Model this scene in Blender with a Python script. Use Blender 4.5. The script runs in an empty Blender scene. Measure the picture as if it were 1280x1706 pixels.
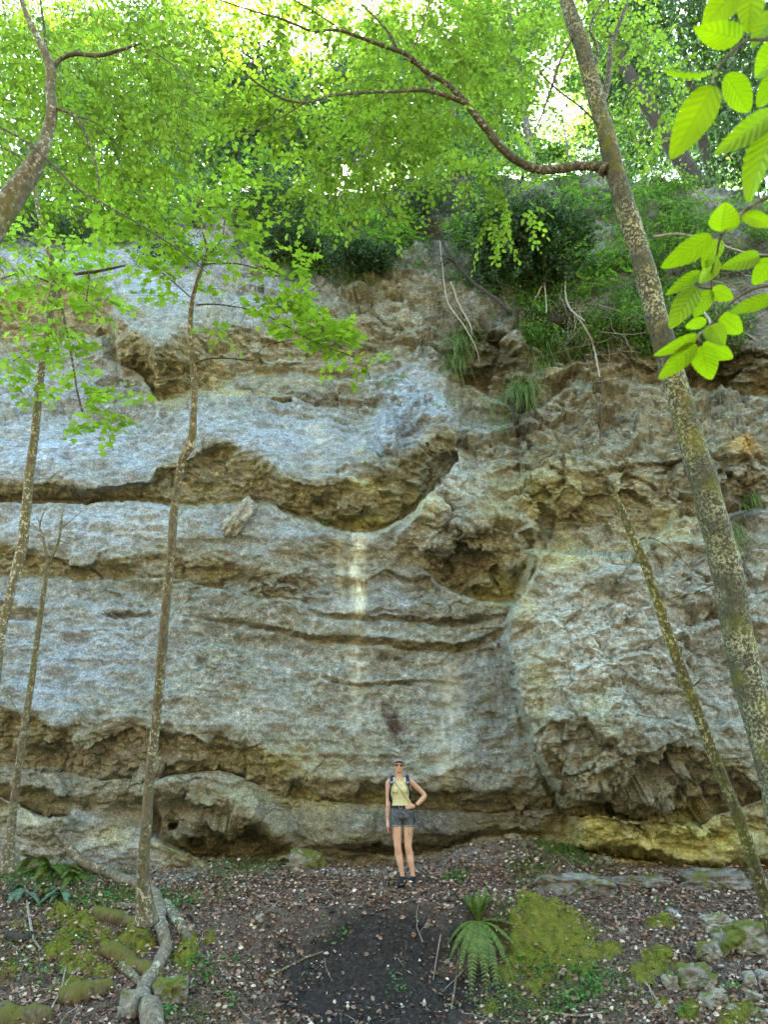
import bpy, math, random
import numpy as np
from mathutils import Vector, Matrix
random.seed(7); RNG = np.random.default_rng(11)
R = math.radians
sc = bpy.context.scene
# ---------------- camera, sky, sun, exposure ----------------
PITCH = R(22.0); FPX = 1281.0
cam_d = bpy.data.cameras.new('camera'); cam = bpy.data.objects.new('camera', cam_d)
sc.collection.objects.link(cam); sc.camera = cam
cam.location = (0, 0, 0); cam.rotation_euler = (R(90) + PITCH, 0, 0)
cam_d.sensor_fit = 'VERTICAL'; cam_d.sensor_height = 36.0; cam_d.lens = 36.0 * FPX / 1706.0
cam_d.dof.use_dof = True; cam_d.dof.focus_distance = 11.0; cam_d.dof.aperture_fstop = 12.0; cam_d.clip_start = 0.05; cam_d.clip_end = 2000
SUN_EL = R(52); SUN_AZ = R(-6)     # azimuth from +Y (the view) towards +X
w = bpy.data.worlds.new('World'); sc.world = w; w.use_nodes = True
nt = w.node_tree; bg = nt.nodes['Background']
sky = nt.nodes.new('ShaderNodeTexSky'); sky.sky_type = 'NISHITA'; sky.sun_disc = False
sky.sun_elevation = SUN_EL; sky.sun_rotation = SUN_AZ; sky.air_density = 1.0; sky.dust_density = 0.7; sky.ozone_density = 1.0
nt.links.new(sky.outputs[0], bg.inputs[0]); bg.inputs[1].default_value = 0.10
sd = bpy.data.lights.new('sun', 'SUN'); sd.energy = 5.0; sd.angle = R(0.53); sd.color = (1.0, 0.95, 0.86)
so = bpy.data.objects.new('sun', sd); sc.collection.objects.link(so)
dvec = Vector((math.sin(SUN_AZ) * math.cos(SUN_EL), math.cos(SUN_AZ) * math.cos(SUN_EL), math.sin(SUN_EL)))
so.rotation_euler = dvec.to_track_quat('Z', 'Y').to_euler()
sc.view_settings.view_transform = 'Standard'; sc.view_settings.look = 'None'
sc.view_settings.exposure = 4.15; sc.view_settings.gamma = 1.0
sc.view_settings.use_white_balance = True; sc.view_settings.white_balance_temperature = 7700; sc.view_settings.white_balance_tint = -12
sc.cycles.max_bounces = 7; sc.cycles.diffuse_bounces = 4; sc.cycles.transmission_bounces = 4
sc.cycles.transparent_max_bounces = 4; sc.cycles.caustics_reflective = False; sc.cycles.caustics_refractive = False
sc.cycles.use_adaptive_sampling = True

CP, SP = math.cos(PITCH), math.sin(PITCH)
def ray(x, y):
    """direction (unnormalised, Y component = 1) through photo position x, y"""
    cx = (np.asarray(x, float) - 640.0) / FPX; cy = -(np.asarray(y, float) - 853.0) / FPX
    fy = CP - SP * cy; fz = SP + CP * cy
    return np.stack([cx / fy, np.ones_like(fy), fz / fy], -1)
def at(x, y, Y):
    return ray(x, y) * np.asarray(Y, float)[..., None]
def proj(P):
    P = np.asarray(P, float); zc = P[..., 1] * CP + P[..., 2] * SP
    return np.stack([640 + FPX * P[..., 0] / zc, 853 - FPX * (-P[..., 1] * SP + P[..., 2] * CP) / zc], -1)

# ---------------- numeric noise ----------------
def _h(ix, iy, iz, s=0):
    n = (ix.astype(np.int64) * 374761393 + iy.astype(np.int64) * 668265263 + iz.astype(np.int64) * 2147483647 + s * 974634777) & 0xffffffff
    n = ((n ^ (n >> 13)) * 1274126177) & 0xffffffff
    n = ((n ^ (n >> 15)) * 2246822519) & 0xffffffff
    return (n ^ (n >> 16)).astype(np.float64) / 4294967295.0
def vnoise(P, s=0):
    i = np.floor(P); f = P - i; i = i.astype(np.int64); u = f * f * f * (f * (f * 6 - 15) + 10)
    out = 0
    for dx in (0, 1):
        wx = u[..., 0] if dx else 1 - u[..., 0]
        for dy in (0, 1):
            wy = u[..., 1] if dy else 1 - u[..., 1]
            for dz in (0, 1):
                wz = u[..., 2] if dz else 1 - u[..., 2]
                out = out + wx * wy * wz * _h(i[..., 0] + dx, i[..., 1] + dy, i[..., 2] + dz, s)
    return out * 2 - 1
def fbm(P, o=4, s=0, g=0.5, ridge=False):
    a = 1.0; t = 0; out = 0
    for k in range(o):
        n = vnoise(P * 2.03 ** k + k * 17.3, s + k)
        if ridge: n = 1 - 2 * np.abs(n)
        out = out + a * n; t += a; a *= g
    return out / t
def facets(P, s=0, tilt=0.9):
    """broken angular rock: every cell a tilted plane; also the distance to the cell border"""
    i0 = np.floor(P).astype(np.int64); best = np.full(P.shape[:-1], 9.0); sec = best.copy(); val = np.zeros_like(best)
    for dx in (-1, 0, 1):
        for dy in (-1, 0, 1):
            for dz in (-1, 0, 1):
                c = i0 + np.array([dx, dy, dz]); h = [_h(c[..., 0], c[..., 1], c[..., 2], s + k) for k in range(7)]
                q = P - (c + np.stack(h[:3], -1)); d = (q ** 2).sum(-1) ** .5
                v = h[3] - .5 + tilt * ((h[4] - .5) * q[..., 0] + (h[5] - .5) * q[..., 2] + (h[6] - .5) * q[..., 1])
                m = d < best
                sec = np.where(m, best, np.minimum(sec, d)); val = np.where(m, v, val); best = np.where(m, d, best)
    return val, sec - best
def sm(t): t = np.clip(t, 0, 1); return t * t * (3 - 2 * t)

# ---------------- mesh + object helpers ----------------
def link(o, parent=None):
    sc.collection.objects.link(o)
    if parent is not None: o.parent = parent
    return o
def mesh_np(name, V, faces, mat=None, parent=None, smooth=False, attrs=None, midx=None):
    """faces: list of int arrays (n,k). one mesh object"""
    V = np.ascontiguousarray(V, np.float32); me = bpy.data.meshes.new(name)
    faces = [np.asarray(f, np.int32) for f in faces if len(f)]
    li = np.concatenate([f.ravel() for f in faces]); tot = np.concatenate([np.full(len(f), f.shape[1], np.int32) for f in faces])
    me.vertices.add(len(V)); me.vertices.foreach_set('co', V.ravel())
    me.loops.add(len(li)); me.loops.foreach_set('vertex_index', li)
    me.polygons.add(len(tot)); st = np.concatenate([[0], np.cumsum(tot)[:-1]]).astype(np.int32)
    me.polygons.foreach_set('loop_start', st); me.polygons.foreach_set('loop_total', tot)
    me.polygons.foreach_set('use_smooth', np.full(len(tot), smooth))
    for k, a in (attrs or {}).items():
        at_ = me.attributes.new(k, 'FLOAT', 'POINT'); at_.data.foreach_set('value', np.ascontiguousarray(a, np.float32))
    for m in (mat if isinstance(mat, (list, tuple)) else [mat]):
        if m is not None: me.materials.append(m)
    if midx is not None: me.polygons.foreach_set('material_index', np.asarray(midx, np.int32))
    me.update(calc_edges=True); me.validate()
    return link(bpy.data.objects.new(name, me), parent)
class MB:
    def __init__(s): s.V = []; s.F = {}; s.n = 0; s.A = []
    def add(s, V, F, a=0.5):
        V = np.asarray(V, float).reshape(-1, 3); F = np.asarray(F, int)
        s.V.append(V); s.F.setdefault(F.shape[1], []).append(F + s.n); s.n += len(V)
        s.A.append(np.broadcast_to(np.asarray(a, float), (len(V),)))
    def build(s, name, mat, parent=None, smooth=True, mods=None):
        return mesh_np(name, np.concatenate(s.V), [np.concatenate(v) for v in s.F.values()], mat, parent, smooth, {'tint': np.concatenate(s.A)})
def grid_faces(nr, nc, wrap=False):
    r = np.arange(nr - 1)[:, None]; c = np.arange(nc if wrap else nc - 1)[None]
    c2 = (c + 1) % nc; a = r * nc + c; b = r * nc + c2; d = (r + 1) * nc + c; e = (r + 1) * nc + c2
    return np.stack([a, b, e, d], -1).reshape(-1, 4)
def empty(name, loc=(0, 0, 0)):
    o = bpy.data.objects.new(name, None); o.location = loc; o.empty_display_size = .1; return link(o)
def tag(o, label=None, cat=None, group=None, kind=None):
    if label: o['label'] = label
    if cat: o['category'] = cat
    if group: o['group'] = group
    if kind: o['kind'] = kind
    return o
def thing(name, loc, label, cat, group=None): return tag(empty(name, loc), label, cat, group)
def resample(P, n):
    P = np.asarray(P, float); d = np.r_[0, np.cumsum(np.linalg.norm(np.diff(P[:, :3], axis=0), axis=1))]
    t = np.linspace(0, d[-1], n); m = len(P)
    # catmull-rom
    k = np.clip(np.searchsorted(d, t, 'right') - 1, 0, m - 2); u = ((t - d[k]) / np.maximum(d[k + 1] - d[k], 1e-9))[:, None]
    p0 = P[np.maximum(k - 1, 0)]; p1 = P[k]; p2 = P[k + 1]; p3 = P[np.minimum(k + 2, m - 1)]
    return .5 * (2 * p1 + (p2 - p0) * u + (2 * p0 - 5 * p1 + 4 * p2 - p3) * u * u + (3 * p1 - p0 - 3 * p2 + p3) * u ** 3)
def tube(P, rad, seg=8, bump=0.0, bs=6.0, cap=True, seed=0, flat=None):
    P = np.asarray(P, float); n = len(P); rad = np.broadcast_to(np.asarray(rad, float), (n,))
    T = np.gradient(P, axis=0); T /= np.maximum(np.linalg.norm(T, axis=1), 1e-9)[:, None]
    u = np.cross(T[0], [0.3, 1, 0.2]); u /= np.linalg.norm(u); U = []
    for k in range(n):
        u = u - T[k] * (u @ T[k]); u /= np.linalg.norm(u); U.append(u.copy())
    U = np.array(U); W = np.cross(T, U); a = np.arange(seg) * 2 * np.pi / seg
    dirs = U[:, None] * np.cos(a)[None, :, None] + W[:, None] * np.sin(a)[None, :, None]
    if flat is not None: dirs = dirs * flat
    V = P[:, None] + dirs * rad[:, None, None]
    if bump: V = V + dirs * (rad[:, None] * bump * fbm(V * bs / max(rad.max() * 8, .05) + seed, 3, seed))[..., None]
    F = grid_faces(n, seg, True); V = V.reshape(-1, 3)
    if cap:
        V = np.vstack([V, P[0], P[-1]]); c0, c1 = len(V) - 2, len(V) - 1; j = np.arange(seg); j2 = (j + 1) % seg
        T3 = np.vstack([np.stack([j2, j, np.full(seg, c0)], -1), np.stack([j + (n - 1) * seg, j2 + (n - 1) * seg, np.full(seg, c1)], -1)])
        F = np.vstack([F, np.c_[T3, T3[:, 2:]]])   # degenerate quads cleaned below
        return V, F[:-2 * seg], T3
    return V, F, None
def add_tube(mb, *a, tint=.5, **k):
    V, F, T3 = tube(*a, **k); b = mb.n; mb.add(V, F, tint)
    if T3 is not None: mb.F.setdefault(3, []).append(T3 + b)

# ---------------- materials ----------------
class NT:
    def __init__(s, name):
        s.m = bpy.data.materials.new(name); s.m.use_nodes = True; s.t = s.m.node_tree; s.b = s.t.nodes['Principled BSDF']
        s.b.inputs['Roughness'].default_value = .85; s.b.inputs['Specular IOR Level'].default_value = .25
        s.out = s.t.nodes['Material Output']
    def n(s, ty, **k):
        o = s.t.nodes.new('ShaderNode' + ty)
        for a, v in k.items(): setattr(o, a, v)
        return o
    def l(s, a, b): s.t.links.new(a, b)
    def pos(s, scale=(1, 1, 1)):
        g = s.n('NewGeometry'); m = s.n('Mapping'); m.inputs['Scale'].default_value = scale; s.l(g.outputs['Position'], m.inputs[0]); return m.outputs[0]
    def noise(s, sc_, det=6, rough=.6, vec=None, dist=0.0):
        o = s.n('TexNoise'); o.inputs['Scale'].default_value = sc_; o.inputs['Detail'].default_value = det; o.inputs['Roughness'].default_value = rough; o.inputs['Distortion'].default_value = dist
        s.l(vec if vec is not None else s.pos(), o.inputs['Vector']); return o.outputs['Fac']
    def voro(s, sc_, vec=None, feature='F1', out='Distance'):
        o = s.n('TexVoronoi', feature=feature); o.inputs['Scale'].default_value = sc_; s.l(vec if vec is not None else s.pos(), o.inputs['Vector']); return o.outputs[out]
    def ramp(s, fac, stops, interp='LINEAR'):
        o = s.n('ValToRGB'); cr = o.color_ramp; cr.interpolation = interp
        while len(cr.elements) > 1: cr.elements.remove(cr.elements[-1])
        cr.elements[0].position = stops[0][0]; cr.elements[0].color = (*stops[0][1], 1) if len(stops[0][1]) == 3 else stops[0][1]
        for p, c in stops[1:]:
            e = cr.elements.new(p); e.color = (*c, 1)
        s.l(fac, o.inputs[0]); return o.outputs[0]
    def maprange(s, v, a, b, c=0, d=1):
        o = s.n('MapRange'); s.l(v, o.inputs[0])
        for i, x in enumerate((a, b, c, d)): o.inputs[i + 1].default_value = x
        return o.outputs[0]
    def mix(s, fac, a, b, blend='MIX'):
        o = s.n('Mix', data_type='RGBA', blend_type=blend)
        for sock, v in ((o.inputs[0], fac), (o.inputs[6], a), (o.inputs[7], b)):
            if hasattr(v, 'is_linked') or hasattr(v, 'node'): s.l(v, sock)
            elif isinstance(v, tuple): sock.default_value = (*v, 1) if len(v) == 3 else v
            else: sock.default_value = v
        return o.outputs[2]
    def math(s, op, a, b=None, clamp=False):
        o = s.n('Math', operation=op, use_clamp=clamp)
        for i, v in enumerate((a, b)):
            if v is None: continue
            if hasattr(v, 'node'): s.l(v, o.inputs[i])
            else: o.inputs[i].default_value = v
        return o.outputs[0]
    def attr(s, name): o = s.n('Attribute', attribute_name=name); return o.outputs['Fac']
    def bump(s, h, strength, dist, prev=None):
        o = s.n('Bump'); o.inputs['Strength'].default_value = strength; o.inputs['Distance'].default_value = dist; s.l(h, o.inputs['Height'])
        if prev is not None: s.l(prev, o.inputs['Normal'])
        s.l(o.outputs[0], s.b.inputs['Normal']); return o.outputs[0]
    def col(s, c):
        if isinstance(c, tuple): s.b.inputs['Base Color'].default_value = (*c, 1)
        else: s.l(c, s.b.inputs['Base Color'])
        return s
def g(v, t=(1, 1, 1)): return tuple(v * a for a in t)
# ---------------- ground heights ----------------
def gz(X, Y):
    X = np.asarray(X, float); Y = np.asarray(Y, float); X, Y = np.broadcast_arrays(X, Y)
    P = np.stack([X, Y, 0 * X], -1)
    e = Y + .22 * fbm(P * .7, 3, 5) - .25 * sm((-X - 1.8) / 2.0) * 1.0 + .25*sm((X-2.5)/2)
    z1 = np.interp(e, [-60, -30, -4, 0, 7, 9.3, 10.1, 10.8, 11.2, 11.5, 12, 13.2, 15], [34, 24, -1.6, -1.75, -2.3, -2.25, -1.93, -1.48, -1.0, -.96, -.86, -.6, -.5])  # land behind the camera, unseen, is raised to block low sky light
    z2 = np.interp(e, [-60, -30, -4, 0, 7, 8.6, 9.9, 11.4, 12, 13.2, 15], [34, 24, -1.6, -1.75, -2.3, -2.2, -1.72, -1.12, -.92, -.6, -.5])
    k = np.maximum(sm((-X - 1.3) / 1.5), sm((X - 1.6) / 1.4)); z = z1 * (1 - k) + z2 * k
    z = z + .42 * np.exp(-((X - 2.1) / 1.3) ** 2 - ((Y - 12.9) / .75) ** 2) + .16 * np.exp(-((X + 1.0) / .5) ** 2 - ((Y - 12.6) / .3) ** 2)
    z = z + .09 * fbm(P * 1.5, 4, 9) + .04 * fbm(P * 5, 4, 21)
    # eroded scoop of bare soil
    z = z - .22 * np.exp(-((X - .15) / 1.4) ** 2 - ((Y - 10.55) / .38) ** 2) - .10 * np.exp(-((X - 1.7) / .3) ** 2 - ((Y - 10.0) / .5) ** 2)
    return z
def ground_hit(x, y):
    """where the ray through photo position x, y meets the ground"""
    x = np.atleast_1d(np.asarray(x, float)); y = np.atleast_1d(np.asarray(y, float)); d = ray(x, y)
    ts = np.linspace(6.0, 13.6, 300); P = d[:, None] * ts[None, :, None]; under = P[..., 2] < gz(P[..., 0], P[..., 1])
    k = np.where(under.any(1), under.argmax(1), len(ts) - 1); t = ts[k]; Q = d * t[:, None]; Q[:, 2] = gz(Q[:, 0], Q[:, 1]); return Q

# ---------------- the cliff ----------------
BANDS = [  # xs, yU lip, yL inner line, A(out), up, B(in), J(step of next slab), dn
 ([-60,0,50,100,160,200,250,262,320,350,380,410,450,475,525,575,600,615,640,690,740,765],
  [790,800,810,805,818,803,798,775,765,745,740,755,770,798,812,803,812,805,790,760,715,700],
  [842,840,838,836,836,836,838,840,840,838,838,838,840,855,872,885,888,888,884,850,795,765],
  [.4,.4,.4,.4,.42,.42,.45,.45,.5,.5,.5,.5,.5,.5,.5,.55,.55,.6,.6,.6,.6,.45], 120, .55, .38, 110),
 ([170,190,235,262,300,340,400,470,560,640,700,745],[520,528,560,583,558,548,545,550,545,540,545,560],
  [598,602,622,668,664,656,632,626,632,630,606,585],[.1,.5,.6,.75,.6,.55,.5,.5,.45,.4,.3,0], 85, .45, .06, 60),
 ([-60,0,60,100,170,192],[475,485,470,462,470,500],[578,575,568,562,562,570],[.3,.3,.3,.3,.3,.1], 60, .55, .30, 70),
 ([735,760,800,870,950,1050,1150,1280,1340],[575,560,545,575,530,545,565,590,600],[600,625,655,690,640,640,650,665,670],[0,.35,.4,.4,.45,.45,.5,.5,.5], 90, .45, .1, 60),
 ([790,820,840,870,900,960,1000,1070,1140,1180],[800,792,786,774,776,789,784,770,766,766],[802,799,794,782,784,797,792,778,774,770],[0,.06,.12,.15,.15,.16,.16,.16,.14,0], 60, .08, .0, 30),
 ([868,885,900,960,1000,1050,1075,1120,1160,1230,1340],[790,795,800,800,800,790,780,770,770,760,750],[915,915,919,917,919,923,898,872,860,850,850],[.2,.45,.45,.45,.45,.4,.3,.2,.15,.1,.1], 130, .50, .32, 90),
 ([690,715,740,770,800,830,860,880,892,900],[925,915,905,890,882,888,898,902,920,935],[935,955,975,990,1000,1006,1000,985,960,940],[0,.25,.45,.55,.55,.55,.55,.5,.3,0], 130, .75, .22, 60),
 ([490,530,640,690,770,800,845],[1015,1020,1025,1030,1030,1025,1020],[1020,1029,1034,1040,1041,1036,1027],[0,.10,.14,.14,.16,.14,.05], 40, .10, .05, 30),
 ([290,310,400,470,540,640,700,760,800,845],[1020,1024,1032,1048,1058,1062,1070,1072,1062,1045],[1023,1032,1041,1058,1070,1074,1086,1086,1076,1055],[0,.06,.1,.12,.14,.16,.18,.18,.16,.05], 35, .12, .05, 30),
 ([-60,0,60,140,240,300,380,440,520,570],[900,905,925,937,925,925,935,950,965,990],[962,960,960,965,965,965,985,1000,1010,1000],[.25,.25,.25,.2,.2,.2,.2,.2,.15,0], 80, .14, .10, 50),
 ([-60,0,60,90],[1000,1000,1010,1020],[1038,1036,1032,1024],[.2,.2,.15,0], 40, .14, .1, 40),
 ([165,180,235,250],[1020,1020,1022,1024],[1026,1030,1030,1026],[0,.1,.1,0], 25, .1, .05, 20),
 ([-60,0,60,110,180,240,310,370,450,520,600,700,800,900,950],[1180,1185,1195,1215,1210,1220,1232,1225,1262,1292,1300,1312,1318,1315,1310],
  [1272,1275,1285,1290,1298,1300,1290,1280,1316,1332,1336,1347,1352,1345,1330],[.5,.5,.5,.5,.5,.5,.5,.45,.4,.35,.3,.3,.3,.25,0], 230, .27, .08, 50),
 ([240,260,300,350,390,420,450,480,492],[1350,1345,1343,1345,1343,1362,1384,1403,1412],[1372,1395,1420,1430,1434,1434,1428,1422,1416],[0,.15,.3,.4,.45,.45,.35,.2,0], 60, 1.1, .22, 30),
 ([-60,0,40,90,112,121],[1300,1302,1310,1316,1326,1345],[1318,1326,1346,1359,1361,1360],[.1,.1,.12,.15,.1,0], 30, .55, .42, 60),
 ([560,580,620,640,700,740,800,900,940],[1405,1398,1402,1408,1405,1398,1384,1378,1380],[1412,1420,1424,1424,1420,1410,1396,1392,1392],[0,.1,.15,.15,.15,.12,.1,.08,0], 55, .35, 0, 30),
 ([900,915,930,1000,1040,1075],[1225,1215,1204,1200,1196,1200],[1240,1275,1292,1275,1262,1225],[0,.2,.25,.25,.2,0], 70, .14, .05, 40),
 ([945,960,1000,1040,1080,1120,1160,1200,1240,1280,1340],[1360,1338,1300,1268,1252,1250,1252,1266,1290,1318,1350],[1362,1362,1360,1366,1373,1374,1370,1356,1341,1332,1356],[0,.3,.4,.4,.42,.45,.45,.4,.35,.3,.2], 150, .48, .32, 70),
 ([955,975,1010,1060,1120,1190,1240,1340],[1404,1404,1408,1418,1432,1440,1436,1428],[1415,1418,1424,1436,1450,1460,1462,1460],[0,.15,.2,.25,.25,.25,.25,.2], 50, .5, 0, 30),
 ([140,150,185,200,215],[695,688,690,696,700],[704,706,708,708,702],[0,.06,.08,.06,0], 20, .06, .0, 20),
 ([400,440,520,600,660,700],[655,650,660,668,664,655],[664,668,674,680,674,660],[0,.1,.12,.12,.1,0], 30, .08, 0, 25),
 ([420,470,560,640],[685,690,700,690],[694,700,710,698],[0,.06,.08,0], 20, .06, 0, 20),
 ([480,560,640,720,790],[1130,1132,1136,1134,1130],[1136,1139,1143,1141,1134],[0,.06,.08,.06,0], 40, .05, 0, 30),
]
VEDGE = [  # ys, xs, amount (right side nearer), width, fade to the right
 ([880,915,960,1000,1040,1100,1150,1200,1250,1300,1350,1400,1440],[905,890,880,862,844,848,853,874,892,918,940,958,962],[.0,.35,.6,.65,.7,.7,.7,.65,.6,.5,.35,.2,.1],14,420),
 ([440,470,500,560,600,625],[215,200,192,189,195,200],[0,.25,.4,.45,.4,0],9,190),
 ([610,640,680,700,715],[752,748,748,752,745],[0,-.5,-.6,-.6,0],9,120),
 ([780,800,860,900,930],[745,730,690,660,640],[.0,.3,.3,.15,0],14,90),
 ([1275,1300,1330,1350],[262,270,280,285],[.0,.0,.0,0],9,90),
]
SPOTS = [(1040,1130,180,190,-.38),  # x, y, rx, ry, depth (+ is a hole)
 (145,1346,21,16,.22),(288,1379,9,5,.35),(326,1405,16,9,.40),(295,1360,26,26,.35),(312,1395,38,34,-.35),(250,1368,14,26,.4),(225,1350,45,24,.25),
 (420,1400,40,20,.25),(655,1200,30,40,.05),(1100,1100,60,60,-.12),(1230,750,45,60,-.35),(1245,830,30,25,.2),(970,1250,40,40,-.15),
 (1040,1255,55,40,-.2),(620,800,22,12,.22),(700,690,48,48,-.5),(645,715,18,42,-.4),(640,715,6,30,-.1),(540,760,40,60,-.12),(330,700,70,50,-.25),(100,760,90,40,-.15),(200,740,50,30,.12),
 (60,880,90,25,-.12),(300,880,110,30,-.15),(500,900,80,30,-.15),(600,1380,40,30,-.25),(710,1385,60,25,-.2),(800,640,50,50,.3),(710,590,40,30,-.25),
 (230,500,35,30,-.25),(280,490,30,15,.1),(300,430,80,30,.1),(100,1120,60,40,.0),(600,1000,30,80,.04),(1150,1020,60,60,.15),(1220,960,40,60,.15),(560,470,40,50,.2),(640,450,60,40,-.3),
 (900,660,60,50,-.15),(1000,650,70,60,-.2),(830,735,30,20,-.15),(920,820,60,40,-.15),(1180,640,60,60,.4),(470,1340,40,20,.15),(200,1140,30,30,.06),(350,1120,80,40,-.06),
]
def depth(x, y):
    """world Y of the rock face seen at photo position x, y; also masks"""
    # natural wobble of every line
    Q = np.stack([x / 60., y / 60., 0 * x], -1)
    xw = x + 7 * fbm(Q, 4, 31); yw = y + 7 * fbm(Q, 4, 41) + 3.0 * fbm(Q * 5, 3, 45, ridge=True)
    D = np.interp(y, [250, 330, 430, 550, 700, 850, 1000, 1250, 1400, 1500], [16.3, 15.4, 14.6, 14.1, 13.55, 13.15, 12.95, 12.75, 13.1, 13.3])
    D = D + np.interp(x, [-400, 0, 300, 640, 900, 1280, 1700], [.2, .1, .05, .05, -.15, -.55, -.9])
    och = np.zeros_like(D)
    for xs, yU, yL, A, up, B, J, dn in BANDS:
        u_ = np.interp(xw, xs, yU); l_ = np.maximum(np.interp(xw, xs, yL), u_ + 1); a = np.interp(xw, xs, A, 0, 0)
        if xs[0] < 0: a = np.where(xw < xs[0], A[0], a)
        if xs[-1] > 1300: a = np.where(xw > xs[-1], A[-1], a)
        if xs[0] >= 0: a = np.where(xw < xs[0], 0, a)
        am = max(A); r = a / am
        up_t = np.clip((u_ - yw) / up, 0, 1); t = (yw - u_) / (l_ - u_); v = np.clip((yw - l_) / dn, 0, 1)
        above = -a * (1 - up_t) ** 1.25 + a * .22 * np.exp(-((u_ - yw) / 7.0).clip(0, 50))
        inside = -a * .78 * (1 - np.clip(t, 0, 1)) ** 1.2 + B * r * np.clip(t, 0, 1) ** .85
        k = sm((yw - l_) / 3.0)
        below = (B * r) * (1 - k) + (-J * r) * (1 - v) ** 1.6 * k + J * r * .35 * np.exp(-((yw - l_) / 8.0).clip(0, 50)) * k
        D = D + np.where(t < 0, above, np.where(t < 1, inside, below))
        och = np.maximum(och, r * sm(t / .12 + .3) * sm((1.15 - t) / .15) * min(1, am * 3))
    for ys, xs, A, wd, fade in VEDGE:
        e = np.interp(yw, ys, xs) + (9 * fbm(Q * 3.2, 4, 47) if wd == 14 and len(ys) == 13 else 0); a = np.interp(yw, ys, A, 0, 0)
        D = D - a * sm((xw - e) / wd + .5) * (1 - sm((xw - e) / fade)) 
    for cx, cy, rx, ry, d in SPOTS:
        q = ((xw - cx) / rx) ** 2 + ((yw - cy) / ry) ** 2
        D = D + d * (np.exp(-q * 1.2) if rx > 20 else 1 - sm((q ** .5 - .75) / .5))
    return D, och
YRX = [-400, -60, 0, 120, 250, 400, 440, 520, 600, 700, 780, 850, 1000, 1100, 1280, 1340, 1700]
YRY = [330, 330, 335, 350, 350, 330, 290, 320, 320, 300, 280, 300, 300, 305, 330, 330, 330]
def blob(x, y, L):
    o = 0
    for cx, cy, rx, ry, a in L: o = np.maximum(o, a * np.exp(-(((x - cx) / rx) ** 2 + ((y - cy) / ry) ** 2)))
    return o
VGX = [-600, 0, 380, 430, 520, 600, 640, 700, 740, 800, 870, 950, 1050, 1150, 1280, 1800]
VGY = [400, 400, 390, 440, 455, 450, 400, 430, 475, 495, 585, 590, 590, 585, 590, 590]
ROUGH = [(640,420,90,60,1),(760,560,80,60,1),(850,560,120,60,1),(1050,1100,220,220,.62),(760,930,90,90,1),(1200,700,150,200,1),(950,700,200,120,1),(600,480,180,90,.8),(700,760,60,50,.6),(1050,1320,200,90,.9),(250,1270,330,50,.55),(900,850,200,90,.7),(150,650,220,60,.35),(560,660,150,40,.5),(420,980,160,30,.5),(500,380,150,60,.8),(680,680,60,50,.7),(1200,1000,90,150,.9),(440,1330,120,30,.5)]
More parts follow.
